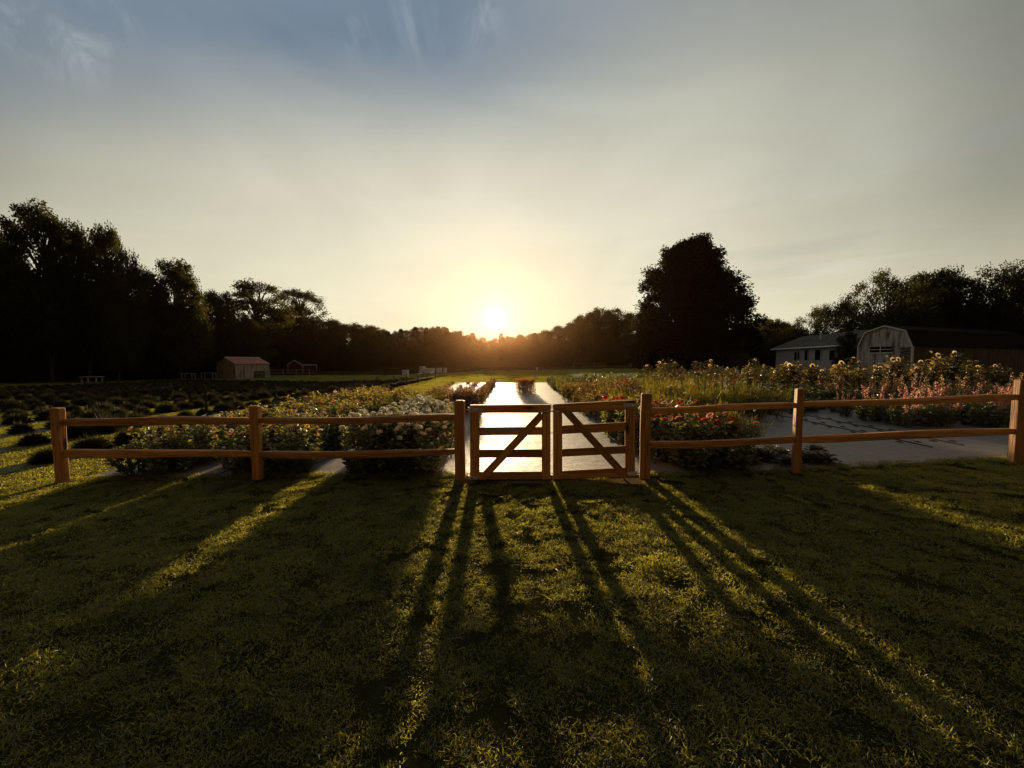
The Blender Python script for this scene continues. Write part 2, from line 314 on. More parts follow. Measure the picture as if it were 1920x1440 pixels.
# ------------------------------------------------------------------ mesh and object helpers
class G:
    def __init__(s): s.V = []; s.F = []; s.n = 0
    def add(s, V, faces, mi=0):
        """faces: list of (k, array n x k)"""
        V = np.asarray(V, float).reshape(-1, 3)
        for f in (faces if isinstance(faces, list) else [faces]):
            s.F.append((np.asarray(f, int) + s.n, mi))
        s.V.append(V); s.n += len(V)
    def join(s, o, mat=None, mi=None):
        V = np.concatenate(o.V)
        if mat is not None: V = V @ np.array(mat.to_3x3()).T + np.array(mat.translation)
        for f, m in o.F: s.F.append((f + s.n, m if mi is None else mi))
        s.V.append(V); s.n += len(V)
    def box(s, a, b, mi=0, rot=None, about=None):
        x0, y0, z0 = a; x1, y1, z1 = b
        V = np.array([(x0, y0, z0), (x1, y0, z0), (x1, y1, z0), (x0, y1, z0), (x0, y0, z1), (x1, y0, z1), (x1, y1, z1), (x0, y1, z1)], float)
        s.add(V, np.array([(0, 3, 2, 1), (4, 5, 6, 7), (0, 1, 5, 4), (1, 2, 6, 5), (2, 3, 7, 6), (3, 0, 4, 7)]), mi)
    def prism(s, ring_a, ring_b, mi=0):
        """closed solid between two polygons of n points"""
        n = len(ring_a); V = list(ring_a) + list(ring_b)
        s.add(V, [np.array([(i, (i + 1) % n, n + (i + 1) % n, n + i) for i in range(n)]), np.array([list(range(n))[::-1]]), np.array([list(range(n, 2 * n))])], mi)
    def tube(s, pts, rad, k=6, mi=0):
        pts = np.asarray(pts, float); n = len(pts); rad = np.broadcast_to(rad, (n,))
        d = np.gradient(pts, axis=0); d /= np.linalg.norm(d, axis=1)[:, None] + 1e-9
        up = np.where(np.abs(d[:, 2:3]) > 0.9, np.array([[1.0, 0, 0]]), np.array([[0, 0, 1.0]]))
        a = np.cross(d, up); a /= np.linalg.norm(a, axis=1)[:, None] + 1e-9; b = np.cross(d, a)
        th = np.arange(k) * 2 * math.pi / k
        V = pts[:, None] + rad[:, None, None] * (a[:, None] * np.cos(th)[None, :, None] + b[:, None] * np.sin(th)[None, :, None])
        fs = [(i * k + j, i * k + (j + 1) % k, (i + 1) * k + (j + 1) % k, (i + 1) * k + j) for i in range(n - 1) for j in range(k)]
        s.add(V.reshape(-1, 3), [np.array(fs), np.array([list(range(k))]), np.array([[(n - 1) * k + j for j in range(k)][::-1]])], mi)
    def leaves(s, P, D, L, W, mi=0, roll=None, fold=0.18):
        """diamond leaves folded along the midrib"""
        P = np.asarray(P, float); n = len(P); D = D / (np.linalg.norm(D, axis=1)[:, None] + 1e-9)
        rv = rng.normal(size=(n, 3)) if roll is None else roll
        S = np.cross(D, rv); S /= np.linalg.norm(S, axis=1)[:, None] + 1e-9; N = np.cross(S, D)
        L = np.broadcast_to(L, (n,))[:, None]; W = np.broadcast_to(W, (n,))[:, None]
        V = np.stack([P, P + D * L * 0.45 + S * W * 0.5 + N * W * fold, P + D * L - N * L * 0.12, P + D * L * 0.45 - S * W * 0.5 + N * W * fold], 1)
        s.add(V.reshape(-1, 3), np.arange(4 * n).reshape(n, 4), mi)
    def blades(s, P, D, B, L, W, mi=0):
        """grass blades: base P, first direction D, bend vector B (added towards the tip)"""
        n = len(P); D = D / (np.linalg.norm(D, axis=1)[:, None] + 1e-9)
        S = np.cross(D, B + rng.normal(size=(n, 3)) * 0.3); S /= np.linalg.norm(S, axis=1)[:, None] + 1e-9
        L = np.broadcast_to(L, (n,))[:, None]; W = np.broadcast_to(W, (n,))[:, None]
        m = P + D * L * 0.55 + B * L * 0.15; tip = P + D * L * 0.85 + B * L * 0.62
        V = np.stack([P - S * W * .5, P + S * W * .5, m + S * W * .42, m - S * W * .42, tip], 1)
        i = np.arange(n)[:, None] * 5
        s.add(V.reshape(-1, 3), [i + np.array([[0, 1, 2, 3]]), i + np.array([[3, 2, 4]])], mi)
    def mesh(s, name, mats, smooth=False):
        V = np.concatenate(s.V); me = bpy.data.meshes.new(name)
        me.vertices.add(len(V)); me.vertices.foreach_set('co', V.ravel())
        loops = np.concatenate([f.ravel() for f, _ in s.F]); sizes = np.concatenate([np.full(len(f), f.shape[1]) for f, _ in s.F])
        mi = np.concatenate([np.full(len(f), m) for f, m in s.F])
        me.loops.add(len(loops)); me.loops.foreach_set('vertex_index', loops)
        me.polygons.add(len(sizes)); me.polygons.foreach_set('loop_start', np.concatenate([[0], np.cumsum(sizes)[:-1]]))
        me.polygons.foreach_set('material_index', mi)
        me.polygons.foreach_set('use_smooth', np.full(len(sizes), smooth))
        for m in (mats if isinstance(mats, (list, tuple)) else [mats]): me.materials.append(m)
        me.update(calc_edges=True); me.validate()
        return me

def tag(o, label=None, cat=None, group=None, kind=None):
    if label: o['label'] = label
    if cat: o['category'] = cat
    if group: o['group'] = group
    if kind: o['kind'] = kind
    return o
def link(name, data, parent=None, loc=(0, 0, 0), rot=(0, 0, 0), scale=None):
    o = bpy.data.objects.new(name, data); COL.objects.link(o); o.location = loc; o.rotation_euler = rot
    if scale is not None: o.scale = (scale,) * 3 if isinstance(scale, (int, float)) else scale
    if parent: o.parent = parent
    return o
def obj(name, g, mats, parent=None, smooth=False, bevel=0.0, **kw):
    o = link(name, g.mesh(name, mats, smooth), parent, **kw)
    if bevel:
        b = o.modifiers.new('bevel', 'BEVEL'); b.width = bevel; b.segments = 2; b.limit_method = 'ANGLE'
    return o
def empty(name, loc, label, cat, group=None, rot=0.0, scale=None):
    e = link(name, None, None, loc, (0, 0, rot), scale); e.empty_display_size = 0.2
    return tag(e, label, cat, group)

# ------------------------------------------------------------------ terrain
def sstep(x): x = np.clip(x, 0, 1); return x * x * (3 - 2 * x)
def zfun(x, y):
    x = np.asarray(x, float); y = np.asarray(y, float)
    right = 0.27 * sstep((x - 0.8) / 8.0) * np.clip(1 - (y - 40) / 80, 0.2, 1)
    left = -0.06 * sstep((-x - 3) / 4.0)
    fall = -np.clip((y - 10) * 0.0215, 0, 0.86) * sstep((-x - 4) / 14.0)
    mid = -np.clip((y - 14) * 0.0042, 0, 0.34) * (1 - sstep((-x - 4) / 14.0)) * (1 - sstep((x - 6) / 12.0))
    lumps = 0.012 * np.sin(x * 1.7 + 1.3 * np.sin(y * 0.9)) * np.sin(y * 1.35 + 0.7) * (np.abs(y - 5.1) > 0)
    far = 0.0 * x
    return right + left + fall + mid + lumps * np.clip(1.0 - np.abs(y - 2) / 4, 0, 1) + far
GX = np.concatenate([-np.geomspace(14, 900, 34)[::-1], np.arange(-13.75, 13.8, 0.25), np.geomspace(14, 900, 34)])
GY = np.concatenate([-np.geomspace(3, 600, 26)[::-1], np.arange(-2.75, 30, 0.25), np.geomspace(30, 1500, 44)])
GZ = zfun(GX[:, None], GY[None, :])
def zt(x, y):
    x = np.clip(np.asarray(x, float), GX[0], GX[-1] - 1e-3); y = np.clip(np.asarray(y, float), GY[0], GY[-1] - 1e-3)
    i = np.searchsorted(GX, x, 'right') - 1; j = np.searchsorted(GY, y, 'right') - 1
    i = np.clip(i, 0, len(GX) - 2); j = np.clip(j, 0, len(GY) - 2)
    u = (x - GX[i]) / (GX[i + 1] - GX[i]); v = (y - GY[j]) / (GY[j + 1] - GY[j])
    return (GZ[i, j] * (1 - u) + GZ[i + 1, j] * u) * (1 - v) + (GZ[i, j + 1] * (1 - u) + GZ[i + 1, j + 1] * u) * v
def at(px, py, Y):
    """point of the photograph at distance Y"""
    cx, cy = (px - 960) / F, (720 - py) / F
    d = (cx, CP + cy * SP, cy * CP - SP)
    k = Y / d[1]
    return d[0] * k, Y, CAM_H + d[2] * k
def gp(px, py):
    """ground point seen at a pixel"""
    lo, hi = 0.5, 300.0
    for _ in range(50):
        m = (lo + hi) / 2; x, y, z = at(px, py, m)
        if z > float(zt(x, y)): lo = m
        else: hi = m
    return at(px, py, lo)

g = G(); nx, ny = len(GX), len(GY)
P = np.stack([np.repeat(GX, ny), np.tile(GY, nx), GZ.ravel()], 1)
ii, jj = np.meshgrid(np.arange(nx - 1), np.arange(ny - 1), indexing='ij'); q = (ii * ny + jj).ravel()
g.add(P, np.stack([q, q + ny, q + ny + 1, q + 1], 1))
tag(obj('ground', g, ground_mat(), smooth=True), kind='structure')

def sheet(name, x0, x1, y0, y1, dz, mat, label=None, wob=0.0, edge=0.0):
    nx = max(2, int((x1 - x0) / 0.12)); ny = max(2, int((y1 - y0) / (0.12 if y1 < 12 else 0.3)))
    u, v = np.meshgrid(np.linspace(0, 1, nx), np.linspace(0, 1, ny), indexing='ij')
    x = x0 + (x1 - x0) * u; y = y0 + (y1 - y0) * v
    if edge:
        y = y + edge * (1 - v) * (np.sin(x * 2.1 + 1) * 0.6 + np.sin(x * 5.3) * 0.4)
        x = x + edge * (np.sin(y * 1.3 + x0) * 0.6 + np.sin(y * 3.1) * 0.4) * (np.abs(u - 0.5) * 2) ** 4
    z = zt(x, y) + dz + wob * (np.sin(x * 3.1 + y * 1.2) * np.sin(y * 2.3) * 0.5 + 0.5)
    P = np.stack([x.ravel(), y.ravel(), z.ravel()], 1)
    i, j = np.meshgrid(np.arange(nx - 1), np.arange(ny - 1), indexing='ij'); q = (i * ny + j).ravel()
    g = G(); g.add(P, np.stack([q, q + ny, q + ny + 1, q + 1], 1))
    return tag(obj(name, g, mat, smooth=True), label, kind='structure')
sheet('ground_cloth', -4.1, 10.2, 5.22, 28.0, 0.008, M['cloth'], wob=0.006, edge=0.03)
sheet('ground_cloth', -6.0, -4.15, 5.25, 9.5, 0.008, M['cloth'], wob=0.006, edge=0.04)
sheet('ground_cloth', 5.6, 13.0, 31.5, 40.0, 0.02, M['cloth'], edge=0.2)
# overlapped joins across the path
for (y, x0, x1) in ((13.9, -0.9, 1.75), (11.9, -0.95, 1.85), (8.4, -0.9, 1.9)):
    sheet('cloth_join', x0, x1, y, y + 0.05, 0.024, M['rubber'] if False else M['cloth'])

# ------------------------------------------------------------------ fence and gate (Y = 5.1)
FY = 5.1
def split_rail(pa, pb, ha, hb, depth=0.07, n=16, sag=0.0, seed=0):
    """rough split rail from pa to pb (x, z centre), heights ha, hb; the ends are chamfered into the posts"""
    r = np.random.default_rng(seed); g = G(); rings = []
    ph = r.uniform(0, 6, 6)
    for i in range(n + 1):
        t = i / n; x = pa[0] + (pb[0] - pa[0]) * t; z = pa[1] + (pb[1] - pa[1]) * t - sag * math.sin(math.pi * t)
        h = (ha + (hb - ha) * t); e = min(t, 1 - t)
        ta = 0.72 + 0.28 * sstep(e / 0.09)
        h = h * ta * (1 + 0.06 * math.sin(5 * t + ph[0]) + 0.03 * math.sin(13 * t + ph[1])); d = depth * (0.6 + 0.4 * sstep(e / 0.12)) * (1 + 0.1 * math.sin(4 * t + ph[2]))
        dz = 0.006 * math.sin(7 * t + ph[3])
        prof = [(-0.5, -0.38), (-0.34, -0.5), (0.34, -0.5), (0.5, -0.36), (0.5, 0.26), (0.3, 0.5), (-0.3, 0.46), (-0.52, 0.2)]
        rings.append([(x, d * a * (1 + 0.05 * math.sin(9 * t + k)), z + dz + h * (b + 0.035 * math.sin(11 * t + 2 * k + ph[4]))) for k, (a, b) in enumerate(prof)])
    k = 8; V = np.array(rings).reshape(-1, 3)
    fs = [(i * k + j, i * k + (j + 1) % k, (i + 1) * k + (j + 1) % k, (i + 1) * k + j) for i in range(n) for j in range(k)]
    g.add(V, [np.array(fs), np.array([list(range(k))]), np.array([[n * k + j for j in range(k)][::-1]])])
    return g
def post_g(w, d, h, lean=0.0, dome=0.02, sink=0.06, seed=0):
    g = G(); r = np.random.default_rng(seed); n = 10; c = 0.012
    rings = []
    for i in range(n + 1):
        t = i / n; z = -sink + (h + sink) * t; s = 1 + 0.02 * math.sin(6 * t + seed)
        prof = [(-.5, -.5 + c / d), (-.5 + c / w, -.5), (.5 - c / w, -.5), (.5, -.5 + c / d), (.5, .5 - c / d), (.5 - c / w, .5), (-.5 + c / w, .5), (-.5, .5 - c / d)]
        rings.append([(a * w * s + lean * z + 0.003 * math.sin(8 * t + a), b * d * s, z) for a, b in prof])
    rings.append([((p[0] - lean * h) * 0.72 + lean * h, p[1] * 0.72, h + dome) for p in rings[-1]])
    k = 8; V = np.array(rings).reshape(-1, 3); m = len(rings) - 1
    fs = [(i * k + j, i * k + (j + 1) % k, (i + 1) * k + (j + 1) % k, (i + 1) * k + j) for i in range(m) for j in range(k)]
    g.add(V, [np.array(fs), np.array([list(range(k))]), np.array([[m * k + j for j in range(k)][::-1]])])
    return g
POSTS = {  # name: (x0, x1 at mid height, top y, bottom y)
    'a': (101, 124, 766, 908), 'b': (472, 490, 762, 905), 'c': (851.5, 873, 752, 903), 'd': (1199, 1221, 739, 899), 'e': (1486, 1505, 730, 888), 'f': (1897, 1922, 713, 872)}
def make_post(parent, base, key, depth=0.105):
    x0, x1, ty, by = POSTS[key]; ym = (ty + by) / 2
    X0, X1 = at(x0, ym, FY)[0], at(x1, ym, FY)[0]; xc = (X0 + X1) / 2
    w = (X1 - X0) * {'a': .66, 'b': .84, 'c': .86, 'd': .84, 'e': .62, 'f': .66}[key]
    zt_ = at(x0, ty, FY)[2]; zb = float(zt(xc, FY))
    return obj('post', post_g(w, depth, zt_ - zb, seed=ord(key), dome=0.012), M['wood_z'], parent, loc=(xc - base[0], 0, zb - base[2]), rot=(0, 0, R({'d': -15, 'e': -14, 'f': -8}.get(key, 0))))
def make_fence(keys, rails, label, group):
    xa = at(POSTS[keys[0]][0], 850, FY)[0]; base = (xa, FY, float(zt(xa, FY)))
    f = empty('split_rail_fence', base, label, 'fence', group)
    for k in keys: make_post(f, base, k)
    for i, (p, q_, sag) in enumerate(rails):
        (xa_, ya0, ya1), (xb_, yb0, yb1) = p, q_
        A0, A1, B0, B1 = at(xa_, ya0, FY), at(xa_, ya1, FY), at(xb_, yb0, FY), at(xb_, yb1, FY)
        gg = split_rail((A0[0] - 0.06 - base[0], (A0[2] + A1[2]) / 2 - base[2]), (B0[0] + 0.06 - base[0], (B0[2] + B1[2]) / 2 - base[2]), (A0[2] - A1[2]) * 1.1, (B0[2] - B1[2]) * 1.1, sag=sag, seed=i + 31)
        obj('rail', gg, M['wood_x'], f)
    return f
make_fence('abc', [((117, 786, 799), (472, 783, 796), -0.012), ((122, 844, 859), (472, 846, 857), -0.012),
                   ((488, 784, 795), (853, 776, 788), 0.012), ((488, 845, 856), (853, 839, 851), 0.035)],
           'two-rail cedar fence running left from the gate past the white flowers', 'split rail fences either side of the gate')
make_fence('def', [((1220, 765, 776), (1488, 754, 765), 0.0), ((1220, 829, 841), (1488, 818, 830), 0.01),
                   ((1503, 754, 764), (1898, 739, 751), 0.0), ((1503, 818, 830), (1898, 801, 814), 0.0)],
           'two-rail cedar fence running right from the gate along the grey cloth', 'split rail fences either side of the gate')

def plank(a0, a1, b0, b1, y0, y1):
    """board whose front outline is a0 (top left) a1 (bottom left) b1 (bottom right) b0 (top right), given as (x, z)"""
    g = G(); ring = [a1, b1, b0, a0]
    g.prism([(x, y0, z) for x, z in ring], [(x, y1, z) for x, z in ring]); return g
def make_gate(left, label):
    if left:
        xo, xi = (881.5, 899), (1016, 1032); hinge_x = 881.5
        tops = lambda x: 759.0 - (x - 881) * 0.006; rails = [(0, 15), (42, 57), (84, 99), (125.5, 142)]
        diag = ((899, 901), (1018, 774))
    else:
        xo, xi = (1172, 1190), (1037, 1054); hinge_x = 1190
        tops = lambda x: 757.5 - (x - 1037) * 0.052; rails = [(0, 17), (41, 57), (85, 99.5), (126, 142)]
        diag = ((1054, 763), (1173, 893))
    bx, _, _ = at(hinge_x, 900, FY); base = (bx, FY, float(zt(bx, FY)))
    gt = empty('gate', base, label, 'gate', 'pair of garden gate leaves')
    def W(x, y):
        p = at(x, y, FY); return (p[0] - base[0], p[2] - base[2])
    y0, y1 = -0.022, 0.022
    for (a, b) in (xo, xi):
        gg = plank(W(a, tops(a) + 1), W(a, tops(a) + 142), W(b, tops(b) + 1), W(b, tops(b) + 142), y0, y1)
        obj('stile', gg, M['wood_z'], gt, bevel=0.004)
    lx, rx = (xo[1], xi[0]) if left else (xi[1], xo[0])
    for i, (a, b) in enumerate(rails):
        if i == 0:   # the top rail lies over the stiles, 3 mm proud
            L, Rr = min(xo[0], xi[0]) - 0.4, max(xo[1], xi[1]) + 0.4
            gg = plank(W(L, tops(L) + a), W(L, tops(L) + b), W(Rr, tops(Rr) + a), W(Rr, tops(Rr) + b), y0 - 0.012, y1 + 0.004)
        else:
            gg = plank(W(lx + .1, tops(lx) + a), W(lx + .1, tops(lx) + b), W(rx - .1, tops(rx) + a), W(rx - .1, tops(rx) + b), y0 + 0.006, y1 - 0.006)
        obj('rail', gg, M['wood_x'], gt, bevel=0.004)
    # diagonal brace, in front of the rails
    (xa, ya), (xb, yb) = diag; A = np.array(W(xa, ya)); B = np.array(W(xb, yb)); L = np.linalg.norm(B - A); hw = 0.048
    g = G(); ang = math.atan2(B[1] - A[1], B[0] - A[0])
    g.prism([(0.02, 0, -hw), (L + .02, 0, -hw), (L - 0.05, 0, hw), (0.09, 0, hw)] if not left else [(0.07, 0, -hw), (L - .05, 0, -hw), (L + .0, 0, hw), (0.0, 0, hw)],
            [(0.02, .03, -hw), (L + .02, .03, -hw), (L - .05, .03, hw), (.09, .03, hw)] if not left else [(0.07, .03, -hw), (L - .05, .03, -hw), (L, .03, hw), (0, .03, hw)])
    obj('diagonal_brace', g, M['wood_x'], gt, bevel=0.003, loc=(A[0], y0 - 0.026, A[1]), rot=(0, -ang, 0))
    # strap hinges on the post side
    for k, (dy, ln) in enumerate(((9, 0.17), (137, 0.12))):
        sgn = 1 if left else -1
        c = W(hinge_x, tops(hinge_x) + dy); g = G(); hh = 0.024
        a = c[0] - 0.003 * sgn; b = c[0] + ln * sgn; fy = y0 - 0.016 if k == 0 else y0 - 0.003
        g.prism([(a, fy - .006, c[1] - hh), (b - .02 * sgn, fy - .006, c[1] - hh), (b, fy - .006, c[1]), (b - .02 * sgn, fy - .006, c[1] + hh), (a, fy - .006, c[1] + hh)],
                [(a, fy, c[1] - hh), (b - .02 * sgn, fy, c[1] - hh), (b, fy, c[1]), (b - .02 * sgn, fy, c[1] + hh), (a, fy, c[1] + hh)])
        for q_ in (0.35, 0.75):
            xx = a + (b - a) * q_; g.tube([(xx, fy - .012, c[1]), (xx, fy - .002, c[1])], 0.008, 8)
        g.tube([(a - .012 * sgn, fy, c[1] - .035), (a - .012 * sgn, fy, c[1] + .035)], 0.011, 8)
        g.tube([(a, fy, c[1]), (a - 0.055 * sgn, fy + 0.01, c[1])], 0.009, 8)
        obj('hinge', g, M['metal'], gt)
    if left:
        g = G(); a = W(1008, 771); b = W(1036, 770)
        g.tube([(a[0], y0 - .034, a[1]), (b[0], y0 - .034, b[1])], 0.008, 8)
        g.tube([(a[0] + .012, y0 - .034, a[1]), (a[0] + .012, y0 - .040, a[1] - .03)], 0.006, 6)
        for q_ in (0.3, 0.7):
            xx = a[0] + (b[0] - a[0]) * q_; g.box((xx - .008, y0 - .045, a[1] - .014), (xx + .008, y0 - .012, a[1] + .014))
        obj('latch_bolt', g, M['metal'], gt)
        c = W(1023, 779); g = G(); th = np.linspace(0, 2 * math.pi, 13)
        g.tube([(c[0] + .018 * math.sin(t), y0 - .02, c[1] + .018 * math.cos(t)) for t in th], 0.004, 6)
        obj('latch_ring', g, M['metal'], gt)
    else:
        g = G(); c = W(1042, 772)
        g.box((c[0] - .02, y0 - .024, c[1] - .018), (c[0] + .03, y0 - .0125, c[1] + .018)); g.tube([(c[0] - .02, y0 - .03, c[1]), (c[0] + .03, y0 - .03, c[1])], 0.006, 8)
        obj('latch_catch', g, M['metal'], gt)
make_gate(True, 'left gate leaf with its sliding bolt, brace rising towards the middle')
make_gate(False, 'right gate leaf with brace falling from the middle to the hinge')

# ------------------------------------------------------------------ plants
def rdir(n, zmin=-1.0, zmax=1.0):
    z = rng.uniform(zmin, zmax, n); a = rng.uniform(0, 2 * math.pi, n); r = np.sqrt(1 - z * z)
    return np.stack([r * np.cos(a), r * np.sin(a), z], 1)

def bloom(kind, r, mats_idx=(0, 1)):
    """flower head facing +Z, radius r; material 0 petals, 1 centre"""
    g = G(); pi_, ci = mats_idx
    if kind == 'ball':
        D = rdir(90, -0.15, 1.0); g.leaves(D * r * 0.55, D * .5 + rdir(90, -.2, .5), r * 0.55, r * 0.50, pi_)
        k = 10; a = np.arange(k) * 2 * math.pi / k; V = [(rr * r * math.cos(q_), rr * r * math.sin(q_), z * r) for rr, z in ((.35, -.2), (.72, .1), (.6, .5), (.25, .72)) for q_ in a]
        g.add(V, [np.array([(i * k + j, i * k + (j + 1) % k, (i + 1) * k + (j + 1) % k, (i + 1) * k + j) for i in range(3) for j in range(k)]), np.array([list(range(k))[::-1]]), np.array([[3 * k + j for j in range(k)]])], pi_)
    elif kind == 'daisy':
        for (n, tilt, l, w) in ((13, 0.12, 1.0, 0.42), (12, 0.40, 0.85, 0.42), (9, 0.8, 0.6, 0.35)):
            a = np.arange(n) * 2 * math.pi / n + rng.uniform(0, 1); D = np.stack([np.cos(a) * math.cos(tilt), np.sin(a) * math.cos(tilt), np.full(n, math.sin(tilt))], 1)
            g.leaves(D * r * 0.12, D, r * l, r * w, pi_, roll=np.tile([[0, 0, 1.0]], (n, 1)))
        D = rdir(10, 0.2, 1.0); g.leaves(D * 0.02 * r, D, r * 0.28, r * 0.2, ci)
    elif kind == 'sun':
        for (n, tilt, l) in ((17, 0.05, 1.0), (16, 0.22, 0.9)):
            a = np.arange(n) * 2 * math.pi / n + rng.uniform(0, 1); D = np.stack([np.cos(a) * math.cos(tilt), np.sin(a) * math.cos(tilt), np.full(n, math.sin(tilt))], 1)
            g.leaves(D * r * 0.45, D, r * 0.6 * l, r * 0.26, pi_, roll=np.tile([[0, 0, 1.0]], (n, 1)))
        k = 14; a = np.arange(k) * 2 * math.pi / k
        rings = [[(rr * r * math.cos(t), rr * r * math.sin(t), z * r) for t in a] for rr, z in ((0.30, -0.12), (0.5, 0.0), (0.42, 0.12), (0.2, 0.10))]
        V = np.array(rings).reshape(-1, 3)
        fs = [(i * k + j, i * k + (j + 1) % k, (i + 1) * k + (j + 1) % k, (i + 1) * k + j) for i in range(3) for j in range(k)]
        g.add(V, [np.array(fs), np.array([list(range(k))[::-1]]), np.array([[3 * k + j for j in range(k)]])], ci)
    return g

def leafy(h, spread, nstem, nleaf, L, W, mi_leaf=0, mi_stem=1, low=0.03, droop=0.3, narrow=False):
    """a clump of leafy stems; returns the mesh builder and the stem tips"""
    g = G(); tips = []
    for s in range(nstem):
        a = rng.uniform(0, 2 * math.pi); rr = spread * math.sqrt(rng.uniform(0, 1)); hh = h * rng.uniform(0.72, 1.05) * (1 - 0.18 * (rr / spread) ** 2)
        b = np.array([0.6 * rr * math.cos(a), 0.6 * rr * math.sin(a), -0.02]); tp = np.array([rr * math.cos(a), rr * math.sin(a), hh])
        mid = (b + tp) / 2 + rng.normal(size=3) * 0.02; pts = np.array([b, mid, tp]); g.tube(pts, (0.006, 0.005, 0.003), 4, mi_stem)
        t = low + (1 - low) * rng.uniform(0, 1, nleaf) ** 0.8; P = b + (tp - b) * t[:, None] + rng.normal(size=(nleaf, 3)) * 0.01
        D = rdir(nleaf, -droop, 0.75); g.leaves(P, D, L * rng.uniform(0.6, 1.2, nleaf), W * rng.uniform(0.7, 1.2, nleaf), mi_leaf)
        tips.append(tp + np.array([0, 0, .05]) if s % 2 == 0 else tp)
        if s % 2 == 0: g.tube([tp, tp + np.array([0, 0, .05])], (0.003, 0.0025), 4, mi_stem)
    return g, tips

KINDS = {}
def plant_kind(name, cat, n_var, build, mats, bloom_kind=None, bloom_r=0.03, bloom_mats=None, every=1):
    """build() -> (G with materials 0 leaf 1 stem, tips). bloom_mats: list of (petal, centre)."""
    K = dict(name=name, cat=cat, vars=[], blooms=[])
    if bloom_kind:
        for pm, cm in bloom_mats:
            for _ in range(2): K['blooms'].append((bloom(bloom_kind, bloom_r), pm, cm))
        for i, (bg, pm, cm) in enumerate(K['blooms']): K['blooms'][i] = (bg, pm, cm, bg.mesh(name + '_head', [pm, cm]))
    for v in range(n_var):
        g, tips = build(); fol = g.mesh(name + '_foliage', mats); heads = []; comb = G(); comb.join(g); allm = list(mats)
        if bloom_kind:
            for tp in tips[::every]:
                bi = random.randrange(len(K['blooms'])); bg, pm, cm, bm = K['blooms'][bi]
                tilt = Euler((random.uniform(-0.9, 0.5), random.uniform(-0.6, 0.6), random.uniform(0, 6)))
                mat = Matrix.Translation(Vector(tp)) @ tilt.to_matrix().to_4x4(); heads.append((bi, mat))
                gg = G(); V = np.concatenate(bg.V)
                for m_ in (pm, cm):
                    if m_ not in allm: allm.append(m_)
                V2 = V @ np.array(mat.to_3x3()).T + np.array(mat.translation)
                for f, m in bg.F: comb.F.append((f + comb.n, allm.index(pm if m == 0 else cm)))
                comb.V.append(V2); comb.n += len(V2)
        K['vars'].append(dict(fol=fol, heads=heads, comb=comb.mesh(name, allm)))
    KINDS[name] = K
def put(kind, x, y, s=1.0, label='', group=None, detail=False, rot=None, sz=None):
    K = KINDS[kind]; v = K['vars'][random.randrange(len(K['vars']))]; z = float(zt(x, y)); r = random.uniform(0, 6.28) if rot is None else rot
    sc = (s, s, s * (sz or 1.0))
    if detail:
        e = empty(K['name'], (x, y, z), label, K['cat'], group, r, sc)
        link('foliage', v['fol'], e)
        for bi, mat in v['heads']:
            h = link('flower_head', K['blooms'][bi][3], e); h.matrix_local = mat
        return e
    o = link(K['name'], v['comb'], None, (x, y, z), (0, 0, r), sc)
    return tag(o, label, K['cat'], group)

LF, ST, GD, DS = M['leaf'], M['stem'], M['gdisc'], M['disc']
def boxy():
    g = G(); n = 2600; P = rng.uniform(-1, 1, (n, 3)) * np.array([.40, .34, .29]) + np.array([0, 0, .30]); D = rdir(n, -.4, .8)
    g.leaves(P, D, .075, .03, 0); tips = []
    for _ in range(46):
        x, y = rng.uniform(-.38, .38), rng.uniform(-.33, .33); h = rng.uniform(.52, .66); g.tube([(x * .8, y * .8, -.02), (x, y, h)], (.006, .004), 4, 1); tips.append(np.array([x, y, h]))
    return g, tips
plant_kind('white_flower_plant', 'flower plant', 4, lambda: leafy(0.66, 0.32, 14, 38, 0.085, 0.034), [LF, ST], 'ball', 0.040, [(M['white'], GD)], every=1)
plant_kind('red_flower_plant', 'flower plant', 4, lambda: leafy(0.68, 0.30, 15, 34, 0.10, 0.042), [LF, ST], 'daisy', 0.048, [(M['red'], GD), (M['pink'], GD), (M['rose'], DS)], every=3)
plant_kind('mixed_flower_plant', 'flower plant', 4, lambda: leafy(0.60, 0.33, 17, 34, 0.085, 0.036), [M['leaf'], ST], 'daisy', 0.032, [(M['peach'], GD), (M['orange'], GD), (M['pink'], DS), (M['white'], GD)], every=2)
plant_kind('golden_flower_plant', 'flower plant', 4, lambda: leafy(0.60, 0.32, 17, 26, 0.085, 0.036), [M['leafmid'], ST], 'daisy', 0.032, [(M['peach'], GD), (M['orange'], GD), (M['yellow'], DS), (M['yellow'], GD)], every=3)
plant_kind('coral_flower_plant', 'flower plant', 4, lambda: leafy(0.68, 0.32, 15, 24, 0.10, 0.04), [M['leafgold'], ST], 'daisy', 0.042, [(M['rose'], GD), (M['pink'], GD), (M['orange'], GD)], every=3)
plant_kind('bronze_bush', 'bush', 3, lambda: leafy(0.62, 0.36, 22, 36, 0.06, 0.03), [M['purple'], ST], 'daisy', 0.026, [(M['white'], GD), (M['peach'], GD)], every=2)
plant_kind('orange_flower_bush', 'bush', 1, lambda: boxy(), [M['purple'], ST], 'ball', 0.055, [(M['marigold'], GD), (M['marigold'], DS)], every=1)
plant_kind('low_seedling', 'plant', 3, lambda: leafy(0.16, 0.13, 6, 10, 0.08, 0.04), [M['purple'], ST])
plant_kind('dark_leafy_plant', 'plant', 3, lambda: leafy(0.42, 0.28, 14, 28, 0.10, 0.045), [LF, ST], 'ball', 0.022, [(M['white'], GD)], every=5)

